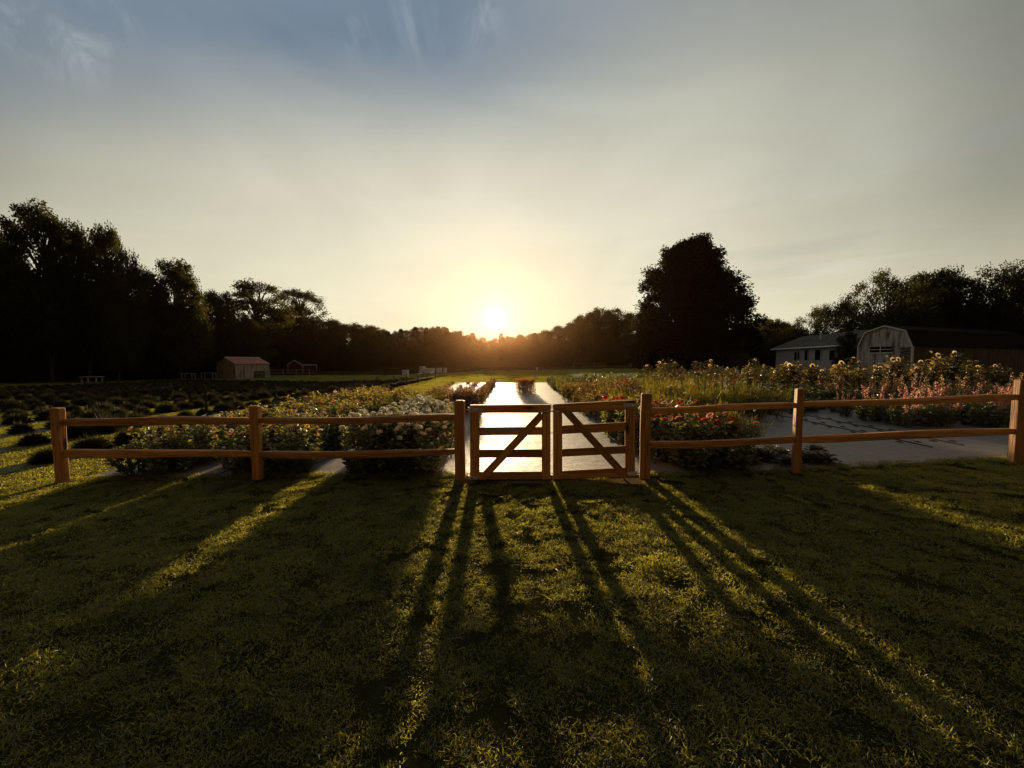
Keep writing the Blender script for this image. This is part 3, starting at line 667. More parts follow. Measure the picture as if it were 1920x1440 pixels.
def feathery():
    g = G(); n = 420; a = rng.uniform(0, 6.28, n); r = 0.3 * np.sqrt(rng.uniform(0, 1, n)); t = rng.uniform(0.05, 0.9, n) ** 0.9
    P = np.stack([r * np.cos(a) * (0.35 + 0.65 * t), r * np.sin(a) * (0.35 + 0.65 * t), t * 0.74 * (1 - 0.5 * r)], 1)
    g.blades(P, np.stack([rng.normal(size=n) * .55, rng.normal(size=n) * .55, np.abs(rng.normal(size=n)) * .9 + .35], 1), rng.normal(size=(n, 3)) * 0.5, rng.uniform(0.10, 0.22, n), 0.006, 0)
    tips = []
    for _ in range(9):
        b = rng.normal(size=2) * 0.05; tp = rng.normal(size=2) * 0.15; h = rng.uniform(.6, .95); g.tube([(b[0], b[1], -.02), (tp[0], tp[1], h)], (0.006, 0.003), 4, 1); tips.append(np.array([tp[0], tp[1], h]))
    return g, tips
plant_kind('feathery_plant', 'plant', 4, feathery, [M['feather'], ST], 'daisy', 0.025, [(M['white'], GD), (M['red'], GD)], every=4)

def spikes():
    g, _ = leafy(0.36, 0.22, 12, 18, 0.09, 0.02)
    for _i in range(7):
        a = rng.uniform(0, 6.28); r = 0.24 * math.sqrt(rng.uniform()); h = rng.uniform(0.45, 0.8); b = np.array([r * .4 * math.cos(a), r * .4 * math.sin(a), 0.0]); tp = np.array([r * math.cos(a), r * math.sin(a), h])
        g.tube([b, tp], (0.007, 0.004), 4, 1); n = 34; t = rng.uniform(0.55, 1.0, n); D = rdir(n, -0.2, 0.7)
        g.leaves(b + (tp - b) * t[:, None] + D * 0.006, D, 0.036 * (1.25 - 0.5 * t), 0.03, 2)
        n = 16; t = rng.uniform(0.1, 0.6, n); g.leaves(b + (tp - b) * t[:, None], rdir(n, 0.0, 0.9), 0.07, 0.012, 0)
    return g, []
def spike_kind(name, petal, lf): plant_kind(name, 'flower plant', 4, spikes, [lf, ST, petal])
spike_kind('pink_spike_flower', M['pink'], LF); spike_kind('peach_spike_flower', M['dusk'], M['leafmid'])

def kale():
    g = G(); n = 26; a = np.arange(n) * 2.4; el = np.linspace(0.15, 1.35, n)
    D = np.stack([np.cos(a) * np.cos(el), np.sin(a) * np.cos(el), np.sin(el)], 1)
    for i in range(n):
        L = 0.20 * (1 - 0.35 * i / n); d = D[i]; s_ = np.cross(d, (0, 0, 1.0)); s_ /= np.linalg.norm(s_); nn = np.cross(s_, d)
        V = []
        for u in np.linspace(0, 1, 5):
            w = 0.06 * math.sin(math.pi * min(1, u * 0.75 + 0.18)) ; c = d * L * u - nn * 0.05 * u * u + np.array([0, 0, .02])
            for q_ in (-1, -.5, 0, .5, 1): V.append(c + s_ * w * q_ + nn * (abs(q_) * 0.016 + 0.007 * math.sin(9 * u + 5 * q_)))
        f = [(i_ * 5 + j, i_ * 5 + j + 1, i_ * 5 + j + 6, i_ * 5 + j + 5) for i_ in range(4) for j in range(4)]
        g.add(V, np.array(f), 0)
    g.tube([(0, 0, -.02), (0, 0, .06)], (0.02, 0.015), 6, 1)
    return g, []
plant_kind('kale_plant', 'plant', 3, kale, [M['kale'], ST])

# sunflowers: stem, foliage and the flower head are parts
SUNS = []
for v in range(5):
    h = rng.uniform(1.35, 1.7); lean = rng.normal(size=2) * 0.06
    pts = np.array([(0, 0, -.03), (lean[0] * .3, lean[1] * .3, h * .5), (lean[0], lean[1], h * .93), (lean[0] * 1.2, lean[1] * 1.2 - .05, h)])
    gs = G(); gs.tube(pts, (0.018, 0.014, 0.010, 0.008), 6)
    gl = G()
    for i in range(30):
        t = rng.uniform(0.08, 0.97); a = i * 2.4 + rng.uniform(-.4, .4); c = np.array([lean[0] * t, lean[1] * t, h * t]); d = np.array([math.cos(a), math.sin(a), 0.25]); L = rng.uniform(.16, .30); W = L * .72
        s_ = np.array([-math.sin(a), math.cos(a), 0]); b = c + d * 0.10; gl.tube([c, b], (.004, .003), 4)
        V = []
        for u, w in ((0, .25), (.2, .9), (.5, 1.0), (.8, .5), (1, .03)):
            cc = b + d * L * u + np.array([0, 0, -.55 * L * u * u])
            for q_ in (-1, 0, 1): V.append(cc + s_ * W * .5 * w * q_ + np.array([0, 0, .03 * abs(q_)]))
        gl.add(V, np.array([(i_ * 3 + j, i_ * 3 + j + 1, i_ * 3 + j + 4, i_ * 3 + j + 3) for i_ in range(4) for j in range(2)]))
    n = 110; t = rng.uniform(.1, 1.0, n); gl.leaves(np.stack([lean[0] * t, lean[1] * t, h * t], 1) + rng.normal(size=(n, 3)) * .05, rdir(n, -.4, .6), .15, .08)
    SUNS.append((gs.mesh('sunflower_stem', ST), gl.mesh('sunflower_foliage', M['sunleaf' if v % 3 else 'leafgold']), pts[-1]))
HEADS = [bloom('sun', 0.105).mesh('sunflower_head', [M['yellow'], DS]) for _ in range(3)]
def sunflower(x, y, s, label, face=None, group='sunflowers in the long row at the back'):
    st, lf, tip = random.choice(SUNS); e = empty('sunflower', (x, y, float(zt(x, y))), label, 'sunflower', group, 0.0, s)
    r = random.uniform(0, 6.28); link('stem', st, e, rot=(0, 0, r)); link('foliage', lf, e, rot=(0, 0, r))
    tp = Matrix.Rotation(r, 3, 'Z') @ Vector(tip)
    f = face if face is not None else random.uniform(-2.2, 2.2)
    tilt = random.uniform(0.9, 1.45) if face is None else 1.25      # the head looks towards -Y (the lens) or up
    h = link('flower_head', random.choice(HEADS), e, loc=tp, rot=(tilt, 0, f), scale=(1.0 if face is not None else random.uniform(.6, .95)))
    if random.random() < 0.3:
        q_ = link('flower_head', random.choice(HEADS), e, loc=tp + Vector((random.uniform(-.15, .15), random.uniform(-.1, .1), random.uniform(-.5, -.15))), rot=(random.uniform(.6, 1.5), 0, random.uniform(-1.5, 1.5)), scale=0.7)
    return e

LANES = ((-4.40, .30), (-2.66, .40), (4.15, .30), (1.84, .38))      # gaps the low sun shines through
def ordw(n):
    one = ['', 'first', 'second', 'third', 'fourth', 'fifth', 'sixth', 'seventh', 'eighth', 'ninth', 'tenth', 'eleventh', 'twelfth', 'thirteenth', 'fourteenth', 'fifteenth', 'sixteenth', 'seventeenth', 'eighteenth', 'nineteenth']
    if n < 20: return one[n]
    tens = {2: ('twentieth', 'twenty'), 3: ('thirtieth', 'thirty'), 4: ('fortieth', 'forty'), 5: ('fiftieth', 'fifty'), 6: ('sixtieth', 'sixty')}[n // 10]
    return tens[0] if n % 10 == 0 else tens[1] + '-' + one[n % 10]
SHORT = {'white flower plants left of the gate': 'white-bloomed plant left of the gate', 'leafy plants behind the white flowers': 'leafy plant behind the white flowers', 'mixed flowers behind the left fence': 'mixed-bloom plant behind the left fence',
 'leafy plants among the mixed flowers': 'leafy plant among the mixed flowers', 'golden flower plants in the left beds': 'gold-leaved plant with peach blooms', 'feathery plants left of the path': 'green feathery plant left',
 'bronze bushes along the left of the path': 'bronze bush behind the feathery plants', 'bronze bushes at the path edge': 'rounded bronze bush', 'seedlings on the sunlit cloth': 'dark seedling on sunlit cloth', 'far bronze bushes by the path': 'low far bronze bush',
 'far dark plants right of the path': 'low dark plant on far cloth', 'red flower plants right of the gate': 'red-bloomed plant right of the gate', 'feathery plants ending the red bed': 'dark feathery plant ending red bed', 'coral flower plants right of the path': 'coral-bloomed plant right',
 'yellow-green feathery plants': 'bright yellow-green feathery plant', 'feathery plants before the sunflowers': 'feathery plant before the sunflowers', 'leafy plants before the sunflowers': 'leafy plant before the sunflowers', 'low dark plants on the grey cloth': 'low dark plant on grey cloth',
 'pink spike flowers': 'pink-spiked plant behind the right fence', 'leafy plants among the pink spikes': 'leafy plant among the pink spikes', 'peach spike flowers': 'peach-spiked plant below the sunflowers', 'leafy plants among the peach spikes': 'leafy plant among the peach spikes',
 'dark plants before the sunflowers': 'dark leafy plant before the sunflowers', 'edging plants under the left rails': 'low edging plant under left rails', 'edging plants under the white flowers': 'low edging plant under white flowers', 'edging plants under the red flowers': 'low edging plant under red flowers'}
ROW0 = {'golden flower plants in the left beds13.4': 10}
def relabel(items):
    # items: (object, group, row number, x); counted outwards from the path, row by row from the fence
    by = {}
    for o, gr, j, x in items: by.setdefault((gr, j), []).append((abs(x), o))
    for (gr, j), l in by.items():
        for n_, (_, o) in enumerate(sorted(l, key=lambda p: p[0])): o['label'] = '%s, %s from the path in its %s row back' % (SHORT[gr], ordw(n_ + 1), ordw(j + 1))
def rows(kind, x0, x1, y0, y1, sp, label, group, s=(0.85, 1.15), detail_y=0.0, jit=0.35, skip=0.0, alt=None, hscale=None):
    n = 0; items = []
    for x in np.arange(x0, x1 + 1e-6, sp):
        for jr, y in enumerate(np.arange(y0, y1 + 1e-6, sp)):
            if rng.uniform() < skip: continue
            xx, yy = x + rng.uniform(-jit, jit) * sp, y + rng.uniform(-jit, jit) * sp
            if abs(xx) > yy * 1.36 + 0.5: continue
            if any(abs(xx - lx + 0.044 * (yy - 5.1)) < lw for lx, lw in LANES): continue
            k = kind
            lab, gr = label, group
            if alt and rng.uniform() < alt[1]: k, lab, gr = alt[0], alt[2], alt[3]
            sc = rng.uniform(*s) * (hscale(xx, yy) if hscale else 1.0)
            items.append((put(k, xx, yy, sc, lab, gr, detail=(yy < detail_y)), gr, jr + ROW0.get(gr + k + str(y0), ROW0.get(gr + str(y0), 0)), xx)); n += 1
    relabel(items); return n

# left of the path
rows('white_flower_plant', -2.15, -1.1, 5.6, 8.2, 0.36, 'plant with round white blooms in the bed just left of the gate', 'white flower plants left of the gate', detail_y=7.4, s=(1.05, 1.3))
rows('dark_leafy_plant', -2.2, -1.3, 8.6, 9.8, 0.5, 'dark green leafy plant behind the white flowers', 'leafy plants behind the white flowers', s=(1.2, 1.5))
rows('dark_leafy_plant', -5.3, -3.1, 5.42, 5.5, 0.36, 'low dark plant along the lawn edge under the left fence rails', 'edging plants under the left rails', s=(.9, 1.15), jit=.15)
rows('dark_leafy_plant', -2.2, -1.15, 5.42, 5.5, 0.34, 'low dark plant at the lawn edge under the white flowers', 'edging plants under the white flowers', s=(.8, 1.05), jit=.15)
rows('mixed_flower_plant', -5.25, -3.1, 5.75, 8.6, 0.40, 'low plant with small orange and pink blooms behind the left fence panel', 'mixed flowers behind the left fence', detail_y=6.9, s=(0.95, 1.2), alt=('dark_leafy_plant', 0.25, 'dark green leafy plant among the mixed flowers behind the left fence', 'leafy plants among the mixed flowers'))
rows('golden_flower_plant', -5.6, -3.2, 9.0, 13.0, 0.44, 'sunlit gold-leaved plant with peach blooms beyond the mixed bed', 'golden flower plants in the left beds', s=(0.9, 1.2))
rows('golden_flower_plant', -6.0, -3.6, 13.4, 16.5, 0.65, 'sunlit gold-leaved plant with peach blooms beyond the mixed bed', 'golden flower plants in the left beds', s=(0.7, 1.0), skip=0.2)
rows('feathery_plant', -3.3, -1.9, 9.9, 13.0, 0.5, 'green feathery plant left of the path behind the white flowers', 'feathery plants left of the path', s=(0.75, 0.95))
rows('bronze_bush', -3.2, -2.2, 13.5, 15.2, 0.55, 'bronze bush far left of the path behind feathery plants', 'bronze bushes along the left of the path')
rows('bronze_bush', -1.75, -0.95, 11.7, 13.4, 0.45, 'rounded bronze bush dotted with tiny blooms on the left edge of the path', 'bronze bushes at the path edge', s=(1.05, 1.2))
rows('low_seedling', -3.9, -1.2, 16.0, 27.0, 0.78, 'small dark seedling on the sunlit cloth left of the path', 'seedlings on the sunlit cloth', jit=0.25, s=(0.9, 1.3))
rows('bronze_bush', -1.3, -1.1, 17.0, 26.5, 0.5, 'low bronze bush in a far row left of the path', 'far bronze bushes by the path', s=(0.55, 0.75), jit=.15)
rows('dark_leafy_plant', 2.7, 9.4, 17.8, 26.8, 0.95, 'low dark plant on the far cloth right of the path', 'far dark plants right of the path', s=(1.0, 1.5), skip=.1)
e = put('orange_flower_bush', 0.66, 18.6, 1.05, 'square clump of orange flowers standing alone on the bright path', None)
# right of the path
rows('dark_leafy_plant', 2.25, 3.5, 5.42, 5.5, 0.34, 'low dark plant at the lawn edge under the red flowers', 'edging plants under the red flowers', s=(.9, 1.1), jit=.15)
rows('red_flower_plant', 2.2, 3.4, 5.7, 8.4, 0.38, 'plant with red blooms in the bed just right of the gate', 'red flower plants right of the gate', detail_y=7.3, s=(1.0, 1.25), hscale=lambda x, y: 1.0 if x < 2.9 else 0.9)
rows('feathery_plant', 2.9, 4.1, 5.9, 8.8, 0.42, 'dark feathery plant at the right end of the red flower bed', 'feathery plants ending the red bed', s=(0.85, 1.05))
rows('coral_flower_plant', 2.3, 5.0, 10.0, 17.0, 0.58, 'sunlit plant with red and coral blooms right of the path', 'coral flower plants right of the path', s=(0.8, 1.15))
rows('feathery_plant', 3.0, 6.4, 9.0, 12.5, 0.46, 'bright yellow-green feathery plant behind the red flower bed', 'yellow-green feathery plants', s=(0.9, 1.2))
rows('feathery_plant', 5.4, 8.2, 12.9, 15.5, 0.62, 'yellow-green feathery plant in front of the sunflowers', 'feathery plants before the sunflowers', s=(0.9, 1.2), alt=('dark_leafy_plant', 0.2, 'dark leafy plant among the feathery ones before the sunflowers', 'leafy plants before the sunflowers'))
rows('dark_leafy_plant', 6.2, 8.4, 9.8, 10.9, 0.5, 'low dark plant on the grey cloth behind the right fence', 'low dark plants on the grey cloth', s=(0.7, 1.0))
rows('pink_spike_flower', 7.9, 11.2, 7.6, 9.4, 0.46, 'plant with pink flower spikes behind the right end of the fence', 'pink spike flowers', s=(0.9, 1.2), alt=('dark_leafy_plant', 0.45, 'dark leafy plant among the pink spikes', 'leafy plants among the pink spikes'))
rows('dark_leafy_plant', 6.9, 9.6, 11.2, 12.4, 0.5, 'dark leafy plant in front of the sunflowers beyond the grey cloth', 'dark plants before the sunflowers', s=(1.0, 1.4))
rows('peach_spike_flower', 9.4, 14.0, 10.3, 12.4, 0.50, 'plant with peach flower spikes below the sunflowers', 'peach spike flowers', s=(0.8, 1.3), alt=('dark_leafy_plant', 0.4, 'dark leafy plant among the peach spikes', 'leafy plants among the peach spikes'))
for i, (px, py, s) in enumerate(((1400, 868, 1.1), (1432, 862, 1.2), (1462, 858, 1.1), (1478, 872, 1.0), (1512, 866, 1.15), (1540, 868, 1.2), (1446, 850, 1.0), (1530, 850, 0.9))):
    x, y, _ = gp(px, py); put('kale_plant', x, y, s, 'grey-leaved cabbage plant on the cloth, %s in the cluster by the post' % ['leftmost', 'second', 'third', 'just left', 'just right', 'rightmost', 'rear left', 'rear right'][i], 'grey-leaved plants on the cloth')
# sunflower rows
for j, (y0, n, xa, xb) in enumerate(((13.4, 34, 9.0, 17.4), (14.6, 34, 7.6, 19.0), (16.2, 34, 6.4, 20.0), (18.5, 20, 6.5, 18))):
    for i in range(n):
        x = xa + (xb - xa) * (i + rng.uniform(-.3, .3)) / n; y = y0 + rng.uniform(-.3, .3)
        hs = rng.uniform(0.54, 0.80) * (1.0 if j < 2 else 1.12)
        sunflower(x, y, hs, 'backlit sunflower, %s from the left in the %s sunflower row' % (ordw(i + 1), ['front', 'second', 'third', 'rearmost'][j]))
for i, (px, py, lab) in enumerate(((1485, 676, 'leftmost of the tall sunflowers facing the lens below the pale house'), (1521, 677, 'sunflower head facing the lens, right of the leftmost pair below the pale house'), (1577, 671, 'large sunflower facing the lens between house and barn'),
                    (1789, 661, 'tallest sunflower, its ring of petals against the dark barn side'), (1781, 666, 'second tallest sunflower close beside the tallest one'), (1752, 664, 'tall sunflower just left of the tallest pair'), (1668, 672, 'tall sunflower in front of the barn window'), (1690, 668, 'tall leaning sunflower in front of the barn corner'))):
    Y = 13.0; x, y, z = at(px, py, Y); gz = float(zt(x, y)); sunflower(x, y, (z - gz) / 1.56, lab, face=0.0 + (px - 1600) * 0.0008)

# drip lines and planting holes on the grey cloth
for i in range(34):
    xx = 6.6 + (i % 4) * 0.27 - 0.13; yy = 6.3 + (i // 4) * 0.48 + rng.uniform(-.06, .06); g = G(); a_ = np.linspace(0, 2 * math.pi, 9)[:-1]; z_ = float(zt(xx, yy)) + .0185
    g.tube([(xx, yy - .07, z_), (xx + .01, yy, z_ + .004), (xx, yy + .07, z_)], (.004, .012, .004), 5)  # thin dark dash laid on the cloth for each planting hole
    tag(obj('planting_hole', g, M['rubber']), 'short dark planting-hole mark by the drip lines, %s from left in %s line back' % (ordw(i % 4 + 1), ordw(i // 4 + 1)), 'planting hole', 'planting holes on the cloth')
for (x, y0, y1, w) in ((6.6, 5.95, 10.2, 'left'), (7.15, 6.0, 10.4, 'right')):
    g = G(); ys = np.linspace(y0, y1, 24); g.tube([(x + 0.015 * math.sin(3 * t), t, float(zt(x, t)) + 0.02) for t in ys], 0.008, 6)
    tag(obj('drip_line', g, M['rubber']), 'black drip line along the grey cloth, the %s one of two' % w, 'hose', 'drip lines on the cloth')
for (a, b, w) in (((-3.55, 5.35), (-3.1, 7.2), 'leaving the mixed flowers'), ((-3.05, 5.5), (-2.85, 7.4), 'beside the white flowers')):
    g = G(); g.tube([(a[0] + (b[0] - a[0]) * t, a[1] + (b[1] - a[1]) * t, float(zt(a[0], a[1])) + 0.03) for t in np.linspace(0, 1, 8)], 0.010, 6)
    tag(obj('drip_line', g, M['greywood']), 'pale hose lying on the cloth %s' % w, 'hose', 'pale hoses on the cloth')

# ------------------------------------------------------------------ lavender mounds in rows
MOUNDS = []
for v in range(5):
    g = G(); n = 1300; D = rdir(n, 0.03, 1.0)
    B = rng.normal(size=(n, 3)) * 0.2 + D * 0.2
    g.blades(D * np.array([0.10, 0.10, 0.05]), D, B, rng.uniform(0.16, 0.24, n), 0.010)
    D = rdir(420, 0.0, 1.0); g.leaves(D * np.array([.13, .13, .08]), rdir(420, -.3, .6) + D * .3, 0.09, 0.035)
    MOUNDS.append(g.mesh('lavender_mound', M['lav']))
ORD = ['first', 'second', 'third', 'fourth', 'fifth', 'sixth', 'seventh', 'eighth', 'ninth', 'tenth', 'eleventh', 'twelfth', 'thirteenth', 'fourteenth', 'fifteenth', 'sixteenth', 'seventeenth', 'eighteenth']
mpts = []
for r_ in range(17):
    X = -7.6 - 1.75 * r_; y0 = max(5.2, (-X) / 1.38 - 0.3)
    y = y0 + 0.25
    while y < min(46.0, 36 + 0.5 * r_):
        if not (-X / y > 1.37) : mpts.append((r_, X + rng.normal() * 0.03, y + rng.normal() * 0.04))
        y += 0.70
for y in np.arange(10.5, 22, 0.9): mpts.append((0, -6.75 + rng.normal() * .05, y))
mpts.sort(key=lambda p: p[2]**2 + p[1]**2)
cnt_ = {}
for i, (r_, x, y) in enumerate(mpts[:290]):
    s = rng.uniform(0.7, 1.15) * (1.1 if rng.uniform() > .2 else .75)
    o = link('lavender_mound', MOUNDS[i % 5], None, (x, y, float(zt(x, y))), (0, 0, rng.uniform(0, 6.28)), (s * .95, s * .95, s * rng.uniform(1.1, 1.4)))
    cnt_[r_] = cnt_.get(r_, 0) + 1
    tag(o, 'dark lavender mound, %s from the fence in the %s row left of the beds' % (ordw(cnt_[r_]), ORD[r_]), 'lavender', 'lavender mounds in rows')
for r_ in range(17):
    X = -7.6 - 1.75 * r_; y0 = max(5.2, (-X) / 1.38 - 1.0)
    if r_ < 5: sheet('ground_cloth', X - 0.20, X + 0.20, y0, 40, 0.006, M['cloth'], edge=0.05)

# ------------------------------------------------------------------ instanced stuff (grass, far mounds)
def scatter(name, P, rz, scl, sources, label, tilt=None, cat=None):
    col = bpy.data.collections.new(name + '_sources')
    for s_, m in enumerate(sources): col.objects.link(bpy.data.objects.new('%s_source_%02d' % (name, s_), m))
    me = bpy.data.meshes.new(name); n = len(P); me.vertices.add(n); me.vertices.foreach_set('co', np.asarray(P, float).ravel())
    rot = np.zeros((n, 3)); rot[:, 2] = rz
    if tilt is not None: rot[:, :2] = tilt
    a = me.attributes.new('rot', 'FLOAT_VECTOR', 'POINT'); a.data.foreach_set('vector', rot.ravel())
    a = me.attributes.new('scl', 'FLOAT', 'POINT'); a.data.foreach_set('value', np.asarray(scl, float))
    a = me.attributes.new('idx', 'INT', 'POINT'); a.data.foreach_set('value', rng.integers(0, len(sources), n).astype(np.int32))
    o = link(name, me); tag(o, label, cat, kind='stuff')
    ng = bpy.data.node_groups.new(name, 'GeometryNodeTree')
    ng.interface.new_socket('Geometry', in_out='INPUT', socket_type='NodeSocketGeometry'); ng.interface.new_socket('Geometry', in_out='OUTPUT', socket_type='NodeSocketGeometry')
    t = NT(ng); gi = t.node('NodeGroupInput'); go = t.node('NodeGroupOutput')
    ci = t.node('GeometryNodeCollectionInfo'); ci.inputs['Collection'].default_value = col; ci.inputs['Separate Children'].default_value = True; ci.inputs['Reset Children'].default_value = True
    def attr(nm, typ):
        a = t.node('GeometryNodeInputNamedAttribute', data_type=typ); a.inputs['Name'].default_value = nm
        return [s for s in a.outputs if s.enabled and s.name == 'Attribute'][0]
    mp = t.node('GeometryNodeMeshToPoints'); t.l.new(gi.outputs[0], mp.inputs['Mesh'])
    ip = t.node('GeometryNodeInstanceOnPoints'); t.l.new(mp.outputs[0], ip.inputs['Points']); t.l.new(ci.outputs[0], ip.inputs['Instance'])
    ip.inputs['Pick Instance'].default_value = True
    t.l.new(attr('idx', 'INT'), ip.inputs['Instance Index'])
    e2r = t.node('FunctionNodeEulerToRotation'); t.l.new(attr('rot', 'FLOAT_VECTOR'), e2r.inputs[0]); t.l.new(e2r.outputs[0], ip.inputs['Rotation'])
    t.l.new(attr('scl', 'FLOAT'), ip.inputs['Scale']); t.l.new(ip.outputs[0], go.inputs[0])
    md = o.modifiers.new('scatter', 'NODES'); md.node_group = ng
    return o
far = mpts[290:]
scatter('distant_lavender', [(x, y, float(zt(x, y))) for _, x, y in far], rng.uniform(0, 6.28, len(far)), rng.uniform(.75, 1.05, len(far)), MOUNDS, 'far rows of dark lavender mounds merging before the trees')

def grass_patch(size, n, h, w, dryf=0.06, lean=0.5):
    g = G(); nd = int(n * dryf)
    for cnt, mi, hh in ((n - nd, 0, h), (nd, 1, h * 0.9)):
        # tufted: blades gather round random centres
        c = rng.uniform(-size / 2, size / 2, (max(4, cnt // 9), 2)); k = rng.integers(0, len(c), cnt)
        xy = c[k] + rng.normal(size=(cnt, 2)) * size * 0.07
        P = np.concatenate([xy, np.full((cnt, 1), -0.004)], 1)
        D = np.stack([rng.normal(size=cnt) * lean, rng.normal(size=cnt) * lean, np.ones(cnt)], 1); B = np.stack([rng.normal(size=cnt) * .8, rng.normal(size=cnt) * .8, -np.abs(rng.normal(size=cnt)) * 0.4], 1)
        g.blades(P, D, B, hh * rng.uniform(0.45, 1.25, cnt), w * rng.uniform(.7, 1.2, cnt), mi)
    return g
GR = [M['grass'], M['dry']]
near_src = [grass_patch(0.32, 760, 0.036, 0.0034, 0.05, 0.7).mesh('grass_near_%d' % i, GR) for i in range(7)]
tuft_src = [grass_patch(0.13, 60, 0.085, 0.005, 0.1, 0.6).mesh('grass_tuft_%d' % i, GR) for i in range(5)]
far_src = [grass_patch(0.8, 950, 0.058, 0.010).mesh('grass_far_%d' % i, GR) for i in range(5)]
def in_dirt(x, y):
    m = np.zeros(len(x), bool)
    for (px, py, rx, ry) in DIRT: m |= (((x - px) / rx) ** 2 + ((y - py) / ry) ** 2) < 0.8 + 0.5 * rng.uniform(size=len(x))
    return m
def garden(x, y): return (y > 5.16) & (x > -5.95) & (x < 10.0) & (y < 28)
# lawn in front of the fence
xs, ys = np.meshgrid(np.arange(-9.5, 9.6, 0.20), np.arange(0.9, 5.3, 0.20)); x = xs.ravel(); y = ys.ravel()
x = x + rng.uniform(-.1, .1, len(x)); y = y + rng.uniform(-.1, .1, len(y))
k = (np.abs(x) < y * 1.4 + 1.2) & ~((y > 5.12) & (x > -5.9)) & ~in_dirt(x, y); x, y = x[k], y[k]
sc_ = rng.uniform(.75, 1.15, len(x)) * (1 - 0.30 * np.exp(-((x + 0.12) / 0.62) ** 2))
scatter('lawn_grass', np.stack([x, y, zt(x, y)], 1), rng.uniform(0, 6.28, len(x)), sc_, near_src, 'mown lawn grass in front of the fence', rng.normal(size=(len(x), 2)) * .06)
n = 160; y = rng.uniform(2.3, 5.1, n); x = rng.uniform(-1, 1, n) * (y * 1.4 + .5); k = ~in_dirt(x, y); x, y = x[k], y[k]
scatter('grass_tufts', np.stack([x, y, zt(x, y)], 1), rng.uniform(0, 6.28, len(x)), rng.uniform(.45, .8, len(x)), tuft_src, 'longer tufts standing up in the lawn')
n = 900; x = rng.uniform(-6.1, 9.9, n); y = 5.2 + rng.uniform(-.05, .14, n) ** 1.0; k = (x < -.62) | (x > 1.85); x, y = x[k], y[k]
scatter('edge_grass', np.stack([x, y, zt(x, y)], 1), rng.uniform(0, 6.28, len(x)), rng.uniform(.4, .9, len(x)), tuft_src, 'ragged grass creeping over the edge of the grey cloth')
# field grass
P = []
for (y0, y1, st, s) in ((5.0, 14.0, 0.42, 0.75), (14.0, 30.0, 0.7, 1.1), (30.0, 62.0, 1.5, 1.9)):
    yy = np.arange(y0, y1, st)
    for y in yy:
        for x in np.arange(-1.38 * y - 1, min(1.38 * y + 1, 45), st):
            if -6.0 < x < 10.1 and y < 28: 
                if not (x < -4.1 and y > 9.6): continue
            if 5.5 < x < 13.1 and 31.3 < y < 40.2: continue
            if abs(x) > 9.0 and y < 5.3 and False: continue
            r_ = (-x - 7.6) / 1.75
            if x < -6.9 and y < 30 and abs(r_ - round(r_)) * 1.75 < 0.18 and round(r_) < 5: continue
            P.append((x + rng.uniform(-.4, .4) * st, y + rng.uniform(-.4, .4) * st, s * rng.uniform(.8, 1.2)))
P = np.array(P)
scatter('field_grass', np.stack([P[:, 0], P[:, 1], zt(P[:, 0], P[:, 1])], 1), rng.uniform(0, 6.28, len(P)), P[:, 2], far_src, 'rough field grass around the lavender rows and garden')
for (px, py, L, a, w) in ((745, 1393, 0.07, 0.8, 'slanting, nearest the bottom edge'), (857, 1208, 0.06, 0.05, 'lying level left of the middle'), (866, 1168 + 60, 0.04, .4, 'short, beside the level one'), (1395, 1169, 0.05, -0.1, 'right of the lit grass patch')):
    x, y, z = gp(px, py); g = G(); g.tube([(-L / 2, 0, 0.0), (0, 0, .004), (L / 2, 0, 0)], 0.0022, 5)
    tag(obj('straw', g, M['greywood'], loc=(x, y, z + 0.035), rot=(0, 0, a)), 'pale straw on the dark lawn, %s' % w, 'straw', 'straws on the lawn')

